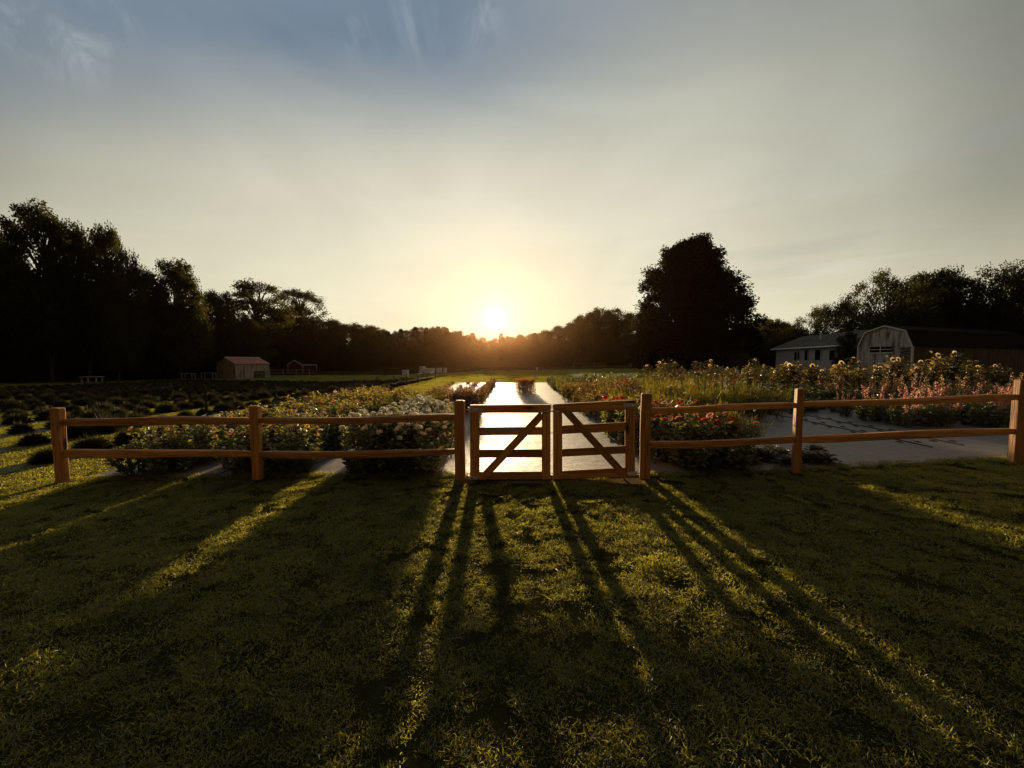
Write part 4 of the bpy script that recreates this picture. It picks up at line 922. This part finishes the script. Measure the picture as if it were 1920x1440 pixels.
# ------------------------------------------------------------------ trees
def tree_variant(seed, env, nclus, cr, nleaf, ls, trunk_top=0.75, flat=0.75, up=0.15, surf=0.55):
    """unit-height tree. env(t) -> crown radius at height t (t in 0..1)."""
    r = np.random.default_rng(seed); tr = G(); cn = G(); tw = 0.017
    wob = r.normal(size=(6, 2)) * 0.012; hs = np.linspace(-0.01, trunk_top, 6)
    tp = np.array([(wob[i, 0] * i / 3, wob[i, 1] * i / 3, hs[i]) for i in range(6)]); tr.tube(tp, np.linspace(tw, tw * 0.25, 6), 7)
    ts = r.uniform(0, 1, nclus) ** 0.9
    for c in range(nclus):
        t = env.t0 + (0.97 - env.t0) * ts[c]; R_ = env(t); a = r.uniform(0, 6.28); rr = R_ * (surf + (1 - surf) * r.uniform()) if r.uniform() > .25 else R_ * r.uniform(0, .6)
        lob = 1 + 0.22 * math.sin(3 * a + seed) * math.sin(7 * t + seed)
        cpos = np.array([rr * lob * math.cos(a), rr * lob * math.sin(a), t + r.normal() * .015])
        s0 = max(0.08, t - up - 0.55 * rr); j = min(5, int(s0 / trunk_top * 5)); b = tp[j] if s0 < trunk_top else tp[5]
        b = np.array([b[0], b[1], min(s0, trunk_top)]); mid = (b + cpos) / 2 + np.array([0, 0, .03]) + r.normal(size=3) * .015
        tr.tube([b, mid, cpos], (tw * .38, tw * .22, tw * .07), 4)
        rad = cr * r.uniform(.65, 1.25) * (0.75 + 0.5 * (1 - t)); n = int(nleaf * r.uniform(.7, 1.2) * (rad / cr) ** 1.6)
        D = r.normal(size=(n, 3)); D /= np.linalg.norm(D, axis=1)[:, None]; q_ = r.uniform(0, 1, n) ** 0.42
        # twigs carry the leaves in sprays, leaving gaps between them
        ntw = 14; tw_d = r.normal(size=(ntw, 3)); tw_d /= np.linalg.norm(tw_d, axis=1)[:, None]; kk = r.integers(0, ntw, n)
        D = D * 0.55 + tw_d[kk] * 0.75
        P_ = cpos + D * q_[:, None] * rad * np.array([1, 1, flat])
        old = globals()['rng']; globals()['rng'] = r
        cn.leaves(P_, r.normal(size=(n, 3)) + D * .6 + np.array([0, 0, -.2]), ls * r.uniform(.6, 1.3, n), ls * .62 * r.uniform(.7, 1.2, n)); globals()['rng'] = old
    mz = np.quantile(np.concatenate(cn.V)[:, 2], 0.998)
    for v_ in cn.V: v_[:, 2] *= 1 / mz
    for v_ in tr.V: v_[:, 2] *= 1 / mz
    return tr, cn
class Env:
    def __init__(s, t0, f): s.t0 = t0; s.f = f
    def __call__(s, t): return s.f((t - s.t0) / (1 - s.t0))
broad = lambda R_, t0: Env(t0, lambda u: R_ * max(0.05, math.sin(math.pi * min(1, max(0, u * 0.80 + 0.17)))) ** 0.65)
tall = lambda R_, t0: Env(t0, lambda u: R_ * (0.75 + 0.35 * math.sin(2.8 * u + .3)) * (1 - u ** 5) * (1 if u < .8 else (1 - (u - .8) * 2.2)))
coni = lambda R_, t0: Env(t0, lambda u: R_ * float(np.interp(u, [0, .1, .25, .4, .56, .73, .88, .96, 1.0], [.78, .95, 1.0, .97, .84, .64, .42, .24, .08])) * (0.95 + 0.05 * math.sin(23 * u)))
spire = lambda R_, t0: Env(t0, lambda u: R_ * (1 - u) ** 0.9 + 0.01)
TV = {}
def tv(name, seed, env, nclus, cr, nleaf, ls, mat, **kw):
    a, b = tree_variant(seed, env, nclus, cr, nleaf, ls, **kw)
    TV[name] = (a.mesh('trunk_' + name, M['bark'], True), b.mesh('crown_' + name, mat))
tv('b1', 1, broad(.34, .18), 125, .10, 300, .021, M['tree']); tv('b2', 2, broad(.40, .14), 135, .105, 280, .022, M['tree']); tv('b3', 3, broad(.30, .22), 105, .095, 290, .021, M['tree'])
tv('open', 4, broad(.30, .34), 78, .080, 230, .018, M['tree'], surf=.35); tv('t1', 5, tall(.24, .12), 95, .085, 250, .019, M['tree']); tv('t2', 6, tall(.27, .03), 130, .09, 260, .019, M['tree'])
tv('low', 7, broad(.62, .02), 130, .17, 190, .032, M['tree']); tv('low2', 8, broad(.75, .0), 130, .18, 190, .034, M['tree'])
tv('con', 9, coni(.42, .02), 620, .056, 300, .017, M['conifer'], trunk_top=.96, flat=.9, surf=.55); tv('sp', 10, spire(.26, .05), 240, .045, 120, .022, M['conifer'], trunk_top=.93, flat=.8)
tv('wide', 11, broad(.60, .25), 120, .12, 230, .022, M['tree'], up=.25)
GEOM_R = {'b1': .40, 'b2': .46, 'b3': .36, 'open': .35, 't1': .30, 't2': .33, 'low': .74, 'low2': .88, 'con': .46, 'sp': .29, 'wide': .68}
def tree(var, px, top, wpx, Y, label, group=None, name='tree', cat='tree'):
    x, y, z = at(px, top, Y); gz = float(zt(x, y)); h = z - gz; w = wpx / F * Y * 0.5 / GEOM_R[var]
    e = empty(name, (x, y, gz), label, cat, group, random.uniform(0, 6.28), (w, w, h))
    link('trunk', TV[var][0], e); link('crown', TV[var][1], e); return e
GL = 'trees along the left edge of the field'
for (v, px, top, w, Y, lab) in (
    ('b2', -120, 420, 190, 36, 'tall dark tree at the very left edge, mostly out of view'), ('b1', -20, 432, 130, 38, 'dark tree cut by the left edge beside the tallest one'),
    ('b1', 75, 388, 150, 39, 'tallest tree of the left wood with a domed crown'), ('b1', 150, 426, 112, 41, 'tall tree just right of the tallest one'),
    ('b2', 206, 430, 100, 41, 'tall golden-edged tree ending the high group at left'), ('b2', 264, 508, 130, 46, 'lower tree sloping down right of the high group'),
    ('b1', 328, 490, 112, 47, 'pointed tree standing above the left wood'), ('b2', 405, 548, 110, 58, 'round tree between the pointed and open-crowned trees'),
    ('open', 483, 530, 150, 66, 'open-crowned tree with sky showing through'), ('open', 556, 543, 125, 92, 'rounded open tree at the right end of the tall ones')):
    tree(v, px, top, w, Y, lab, GL)
GU = 'lower trees filling the left wood'
for i in range(26):
    px = -110 + i * 28 + random.uniform(-8, 8); top = 470 + 150 * (i / 25) ** 0.9 + random.uniform(0, 28)
    if i < 6: top = 480 + random.uniform(0, 30)
    tree(random.choice(['b1', 'b2', 'b2', 't2']), px, top, random.uniform(95, 135), (43 + 17 * i / 25 if px < 470 else 92) + random.uniform(-2, 3), 'dark leafy tree inside the left wood below the tall crowns, %s from the left' % ordw(i + 1), GU)
for i in range(24):
    px = -130 + i * 31; tree(random.choice(['low', 'low2']), px, 610 + random.uniform(-18, 20), 95, (33.0 + 27 * (i / 23) + (6 if px > 380 else 0) if px < 490 else 88) + random.uniform(0, 1.5), 'dark undergrowth shrub at the foot of the left wood, %s from the left' % ordw(i + 1), 'undergrowth at the foot of the left wood', 'shrub', 'shrub')
GC = 'distant trees across the end of the field'
far_tops = [(600, 600, 60), (628, 602, 66), (660, 607, 60), (690, 611, 66), (716, 619, 44), (742, 622, 36), (762, 619, 40), (786, 615, 46), (812, 615, 46), (832, 614, 40), (856, 621, 40), (880, 628, 40), (904, 633, 38), (928, 635, 38), (952, 631, 36), (975, 628, 40), (998, 626, 42), (1022, 620, 44), (1046, 612, 50), (1070, 606, 50), (1095, 592, 56), (1122, 579, 62), (1152, 581, 62), (1180, 588, 60)]
for i, (px, top, w) in enumerate(far_tops):
    Y = 112 + random.uniform(-4, 8) if px < 1080 else 118
    if px < 700: Y = 92 + random.uniform(0, 6)
    tree(random.choice(['b1', 'b2', 't2', 'b3'] if i % 3 else ['b1', 't2', 'open']), px, top, w * 1.35, Y, ('distant tree across the end of the field, %s leftwards from the sun' % ordw(14 - i) if px < 928 else 'distant tree across the end of the field, %s rightwards from the sun' % ordw(i - 13)), GC)
for i in range(34):
    px = 590 + i * 18.5; tree(random.choice(['low', 'low2', 't2']), px, 640 + random.uniform(-10, 14), 46, (106 if px > 700 else 88) + random.uniform(-2, 4), 'distant low tree at the far end of the field, %s from the left' % ordw(i + 1), 'low trees across the end of the field')
for qi, (px, top, w) in enumerate(((700, 612, 14), (728, 618, 12), (752, 614, 13), (778, 610, 14), (800, 611, 12), (822, 609, 14), (838, 612, 12), (848, 618, 13), (862, 622, 11), (886, 620, 13), (940, 626, 11), (1003, 616, 12), (1030, 612, 13), (1052, 606, 14))):
    tree('sp', px, top + 4 if px < 845 else max(top, 625), w * 3.2, 114, 'pointed conifer above the distant tree row, %s from the left' % ordw(qi + 1), 'pointed conifers in the distant row', 'conifer', 'conifer')
# right side
tree('con', 1295, 452, 246, 60, 'huge broad conifer standing alone right of the field', None, 'conifer', 'conifer')
tree('b2', 1212, 586, 80, 66, 'leafy tree overlapping the left side of the huge conifer', 'trees beside the huge conifer'); tree('t2', 1090, 600, 60, 92, 'dark tree left of the big conifer, behind the grey cloth', 'trees beside the huge conifer')
GR_ = 'trees behind the house and barn'
for (v, px, top, w, Y, lab) in (
    ('b2', 1440, 598, 90, 72, 'low tree between the huge conifer and the pale house'), ('b1', 1475, 606, 70, 68, 'small tree above the left end of the pale house'),
    ('wide', 1535, 572, 130, 56, 'golden-edged spreading tree above the pale house'), ('wide', 1600, 560, 120, 54, 'spreading tree between house and barn'),
    ('wide', 1672, 508, 170, 40, 'large spreading tree directly behind the barn gable'), ('b2', 1740, 512, 150, 42, 'tree behind the middle of the barn roof'),
    ('wide', 1800, 504, 190, 40, 'spreading tree behind the long barn roof'), ('wide', 1880, 494, 200, 38, 'feathery spreading tree at the right edge'),
    ('wide', 1985, 482, 220, 37, 'tall spreading tree cut by the right edge'), ('b2', 2090, 470, 240, 37, 'tree beyond the right edge')):
    tree(v, px, top, w, Y, lab, GR_)
for i in range(15):
    px = 1395 + i * 48; tree(random.choice(['low', 'low2', 'low']), px, (615 if px < 1590 else 575) + random.uniform(-12, 14), 110, (66 if px < 1470 else 58 if px < 1590 else 46) + random.uniform(0, 3), 'dark shrub behind the house and barn, %s from the left' % ordw(i + 1), 'shrubs behind the house and barn', 'shrub', 'shrub')
for (px, top, w, Y, wl) in ((1592, 622, 52, 32, 'between the pale house and barn'), (1390, 660, 50, 42, 'left of the pale house under the conifer'), (1400, 664, 40, 40, 'just left of the pale house')):
    tree('low', px, top, w, Y, 'dark garden shrub ' + wl, 'shrubs beside the pale house', 'shrub', 'shrub')

# ------------------------------------------------------------------ buildings
def frame_of(p0, p1):
    """local frame: origin p0, X towards p1"""
    d = (Vector(p1) - Vector(p0)); return math.atan2(d.y, d.x), d.length
def building(name, label, cat, origin, rot, L, D, H, ridge, wall, roof, trim=None, over=0.2, gable='x', group=None):
    """local: X length, Y depth, wall height H, ridge at mid depth along X"""
    e = empty(name, origin, label, cat, group, rot)
    g = G(); prof = [(0, -0.25), (D, -0.25), (D, H), (D / 2, H + ridge), (0, H)]
    g.prism([(0, y, z) for y, z in prof], [(L, y, z) for y, z in prof]); obj('wall', g, wall, e)
    th = 0.07; k = ridge / (D / 2)
    for s_ in (0, 1):
        g = G(); ya, yb = (-over, D / 2) if s_ == 0 else (D + over, D / 2)
        za, zb = H - over * k + .01, H + ridge + .01
        g.prism([(-over, ya, za), (L + over, ya, za), (L + over, yb, zb), (-over, yb, zb)], [(-over, ya, za + th), (L + over, ya, za + th), (L + over, yb, zb + th), (-over, yb, zb + th)]); obj('roof', g, roof, e)
    return e
def strip(e, name, pts, w, mat, th=0.03):
    g = G()
    for a, b in pts: g.tube([a, b], w, 4)
    return obj(name, g, mat, e)

# grey shed with red roof, left field
Y = 50.0; ax = at(442.5, 700, Y)[0]; bx = at(504, 700, Y)[0]; gz = float(zt(ax, Y)); L = bx - ax
L = 4.3
e = building('shed', 'grey board shed with a red metal roof in the lavender field', 'shed', (ax, Y, gz), R(65), L, 4.3, 1.98, .75, M['shedwall'], M['redroof'], over=.12)
strip(e, 'corner_trim', [((0, -.03, 0), (0, -.03, 1.95)), ((L, -.03, 0), (L, -.03, 1.95))], .05, M['trim'])
strip(e, 'ridge_cap', [((-.12, 2.15, 2.84), (L + .12, 2.15, 2.84))], .07, M['trim'])
g = G(); g.box((L * .52, -.05, 0), (L * .86, -.004, 1.0)); o = obj('door', g, M['shingle'], e)
g = G(); g.box((L * .22, -.05, 0), (L * .24, -.004, 1.8)); obj('batten', g, M['greywood'], e)
# dark red shed
Y = 80.0; c0 = at(567.5, 690, Y); c1 = at(594, 690, Y); gz = float(zt(c0[0], Y)); L = 3.3
e = building('shed', 'small dark red shed with white trim at the far tree line', 'shed', (c0[0], Y, gz), R(65), L, 4.6, 1.5, .9, M['redwall'], M['darkroof'], over=.1)
strip(e, 'corner_trim', [((0, -.02, 0), (0, -.02, 1.5)), ((L, -.02, 0), (L, -.02, 1.5)), ((-.02, 4.6, 0), (-.02, 4.6, 1.5))], .07, M['trim'])
strip(e, 'roof_trim', [((-.1, -.1, 1.48), (L + .1, -.1, 1.48)), ((-.12, -.1, 1.48), (-.12, 2.3, 2.44)), ((-.12, 2.3, 2.44), (-.12, 4.7, 1.48))], .07, M['trim'])
# pale house
hx, hy = 31.5, 46.0; gz = float(zt(hx, hy)); L = 12.0
e = building('house', 'pale single-storey house with a shallow shingle roof', 'house', (hx, hy, gz), R(-100), L, 5.8, 3.05 - gz, 1.25, M['housewall'], M['shingle'], over=.4)
strip(e, 'gutter', [((-.4, -.43, 2.84 - gz), (L + .4, -.43, 2.84 - gz))], .08, M['trim'])
for (u, w, h) in ((.34, .5, .9), (.39, .35, .9), (.50, .6, 1.0), (.65, .9, 1.0), (.84, .8, .9)):
    g = G(); xx = L * u; g.box((xx, -.03, 1.35), (xx + w, -.004, 1.35 + h)); wn = obj('window', g, M['glass'], e)
    g = G(); fr = .07
    for (a, b) in (((xx - fr, -.06, 1.35 - fr), (xx + w + fr, -.032, 1.35)), ((xx - fr, -.06, 1.35 + h), (xx + w + fr, -.032, 1.35 + h + fr)), ((xx - fr, -.06, 1.351), (xx, -.032, 1.349 + h)), ((xx + w, -.06, 1.351), (xx + w + fr, -.032, 1.349 + h))): g.box(a, b)
    obj('window_frame', g, M['housewall'], wn)
g = G(); g.tube([(L * .5, 1.4, 3.0), (L * .5, 1.4, 4.0)], .08, 8); g.box((L * .5 - .12, 1.28, 4.0), (L * .5 + .12, 1.52, 4.1)); obj('vent_pipe', g, M['trim'], e)

# gambrel barn
P1 = Vector(at(1611, 650, 28.4)); P2 = Vector(at(1711.5, 648, 25.6)); gz = float(zt(P2.x, P2.y)) ; W = (P1.xy - P2.xy).length
rot = math.atan2(P1.y - P2.y, P1.x - P2.x) - R(90)        # local +Y from P2 (near corner) to P1 (far corner); local +X along the barn
He = P2.z - gz; Hr = at(1657, 611, 27)[2] - gz; Hk = at(1702, 620, 26)[2] - gz; Ln = 16.0
e = empty('barn', (P2.x, P2.y, gz), 'weathered white barn with a gambrel gable and long dark roof', 'barn', None, rot)
prof = [(0, -.3), (W, -.3), (W, He), (W * .88, Hk), (W / 2, Hr), (W * .12, Hk), (0, He)]
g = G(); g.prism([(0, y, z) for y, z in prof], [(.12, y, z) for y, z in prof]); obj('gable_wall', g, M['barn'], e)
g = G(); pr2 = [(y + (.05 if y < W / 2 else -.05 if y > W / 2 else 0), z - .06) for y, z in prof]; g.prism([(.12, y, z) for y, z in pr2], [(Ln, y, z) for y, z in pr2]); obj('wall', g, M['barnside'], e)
for (a, b) in (((-.06, He - .06), (W * .12, Hk)), ((W * .12, Hk), (W / 2, Hr)), ((W / 2, Hr), (W * .88, Hk)), ((W * .88, Hk), (W + .06, He - .06))):
    g = G(); n_ = Vector((-(b[1] - a[1]), b[0] - a[0])).normalized() * 0.06
    A = [(a[0], a[1] + .012), (b[0], b[1] + .012), (b[0] + n_[0], b[1] + n_[1] + .012), (a[0] + n_[0], a[1] + n_[1] + .012)]
    g.prism([(-.10, y, z) for y, z in A], [(Ln + .1, y, z) for y, z in A]); obj('roof', g, M['darkroof'], e)
tr_pts = [(-.03, He - .05), (W * .12, Hk - .01), (W / 2, Hr - .01), (W * .88, Hk - .01), (W + .03, He - .05)]
strip(e, 'gable_trim', [((-.13, *tr_pts[i]), (-.13, *tr_pts[i + 1])) for i in range(4)], .045, M['trim'])
strip(e, 'corner_trim', [((-.03, -.03, 0), (-.03, -.03, He)), ((-.03, W + .03, 0), (-.03, W + .03, He))], .06, M['trim'])
g = G(); wy0, wy1, wz0, wz1 = W * .36, W * .78, He - .42, He - .02
g.box((-.02, wy0, wz0), (.004, wy1, wz1)); wn = obj('window', g, M['glass'], e)
g = G(); mz = (wz0 + wz1) / 2; my = (wy0 + wy1) / 2
g.box((-.05, wy0, mz - .02), (-.021, wy1, mz + .02)); g.box((-.052, my - .02, wz0), (-.023, my + .02, mz - .021)); g.box((-.052, my - .02, mz + .021), (-.023, my + .02, wz1)); g.box((-.06, wy0 - .06, wz0 - .07), (-.021, wy1 + .06, wz0 - .002))
obj('window_frame', g, M['trim'], wn)
g = G(); g.box((-.05, W * .04, 0.0), (-.002, W * .2, He - .1)); obj('door', g, M['shingle'], e)

# benches, tables, rail fences, boxes, posts far off
def trestle(px, py_top, w_px, Y, label, h=None):
    x, y, z = at(px, py_top, Y); gz = float(zt(x, y)); h = z - gz; w = w_px / F * Y
    e = empty('table', (x, y, gz), label, 'table', 'wooden tables at the wood edge')
    g = G(); g.box((-w / 2, -.35, h - .06), (w / 2, .35, h)); obj('table_top', g, M['greywood'], e, bevel=.01)
    for sx in (-1, 1):
        for sy in (-1, 1):
            g = G(); g.box((sx * w * .4 - .04, sy * .25 - .04, -.05), (sx * w * .4 + .04, sy * .25 + .04, h - .061)); obj('leg', g, M['greywood'], e)
trestle(172, 706, 34, 34, 'wooden table at the edge of the dark wood, leftmost of three'); trestle(353, 700, 24, 45, 'wooden table left of the grey shed, middle of three'); trestle(391, 699, 26, 47, 'wooden table closest to the grey shed')
def farfence(xa, xb, Y, h, n, label, rails=2):
    x0, x1 = at(xa, 690, Y)[0], at(xb, 690, Y)[0]; gz = float(zt(x0, Y)); e = empty('rail_fence', (x0, Y, gz), label, 'fence', 'old rail fences across the field')
    xs_ = np.linspace(0, x1 - x0, n)
    for x in xs_:
        z = float(zt(x0 + x, Y)) - gz; g = G(); g.box((x - .06, -.06, z - .1), (x + .06, .06, z + h)); obj('post', g, M['greywood'], e)
    for i in range(n - 1):
        for r_ in range(rails):
            za, zb = (float(zt(x0 + xs_[j], Y)) - gz for j in (i, i + 1)); hh = h * (0.85 - .42 * r_)
            g = G(); g.tube([(xs_[i], -.08, za + hh), (xs_[i + 1], -.08, zb + hh)], .05, 5); obj('rail', g, M['greywood'], e)
farfence(506, 580, 62, 1.05, 4, 'old grey rail fence between the two sheds')
farfence(1075, 1135, 84, 0.95, 4, 'old grey rail fence in front of the far trees right of the sun')
def whitebox(x0, x1, y0, y1, Y, d, label, step=None, wheels=False, name='white_box', cat='box'):
    X0, _, Z1 = at(x0, y0, Y); X1, _, _ = at(x1, y0, Y); gz = float(zt(X0, Y)); H = Z1 - gz; w = X1 - X0
    e = empty(name, (X0, Y, gz), label, cat, 'white boxes far across the field'); b0 = .28 if wheels else .12
    g = G(); g.box((0, 0, b0), (w, d, H * (.78 if step else 1))); obj('body', g, M['whitebox'], e, bevel=.02)
    if step: g = G(); g.box((.02, .02, H * .78 + .002), (w * .3, d - .02, H)); obj('raised_end', g, M['whitebox'], e, bevel=.02)
    if wheels:
        for x in (w * .3, w * .7):
            g = G(); g.tube([(x, -.06, .26), (x, .12, .26)], .26, 14); obj('wheel', g, M['rubber'], e)
    else:
        for x in (.08, w - .16):
            g = G(); g.box((x, .05, -.02), (x + .08, d - .05, b0 - .001)); obj('leg', g, M['greywood'], e)
whitebox(786, 812, 687, 697, 62, 1.5, 'long white trailer with a raised left end, biggest of the white boxes', step=True, wheels=True, name='trailer', cat='trailer')
whitebox(754, 764, 694, 699, 52, .8, 'small white box left of the white trailer'); whitebox(818, 827, 690, 694, 66, .8, 'small white box just right of the white trailer'); whitebox(831, 837, 690, 697, 64, .6, 'narrow white box, rightmost of the white boxes')
x, y, z = at(1007, 690, 34); gz = float(zt(x, y)); g = G(); g.tube([(0, 0, -.05), (0, 0, z - gz)], .035, 8); g.box((-.05, -.05, z - gz + .0), (.05, .05, z - gz + .03))
tag(obj('marker_post', g, M['trim'], loc=(x, y, gz)), 'thin white marker post at the far end of the path', 'post')
# dark wire fence between the flowers and the lavender
wf_pts = [(377, 10.7, -8.55), (518, 12.8, -7.9), (604, 15.4, -7.6), (658, 17.9, -7.35), (706, 20.4, -7.15), (739, 22.8, -7.0), (762, 25.2, -6.9), (783, 27.8, -6.8), (799, 30.5, -6.75), (814, 33.5, -6.7)]
e = empty('wire_fence', (-8.55, 10.7, float(zt(-8.55, 10.7))), 'low wire fence on dark steel posts between flowers and lavender', 'fence')
tops = []
for (px, Y, X) in wf_pts:
    gz = float(zt(X, Y)) - e.location.z; lx, ly = X + 8.55, Y - 10.7; h = .82 + (.1 if px < 500 else 0)
    g = G(); g.box((lx - .022, ly - .022, gz - .1), (lx + .022, ly + .022, gz + h)); g.box((lx - .05, ly - .012, gz + h * .2), (lx + .05, ly - .023, gz + h * .2 + .1)); obj('post', g, M['dark_steel'], e); tops.append((lx, ly, gz, h))
for k in (.45, .92):
    g = G(); g.tube([(a, b, c + d * k) for a, b, c, d in tops], .004, 4); obj('wire', g, M['dark_steel'], e)

# ------------------------------------------------------------------ haze added for the orange glow round the sun
g = G(); g.box((-160, -12, -3.5), (160, 136, 32))
hm = bpy.data.materials.new('glow_haze'); hm.use_nodes = True; t = NT(hm.node_tree); t.n.clear()
pv = t.node('ShaderNodeVolumePrincipled'); pv.inputs['Color'].default_value = (1.0, 0.56, 0.26, 1); pv.inputs['Density'].default_value = HAZE; pv.inputs['Anisotropy'].default_value = 0.92
t.node('ShaderNodeOutputMaterial', {'Volume': pv.outputs[0]})
tag(obj('haze', g, hm), 'thin golden haze added for the orange glow round the sun', kind='stuff')
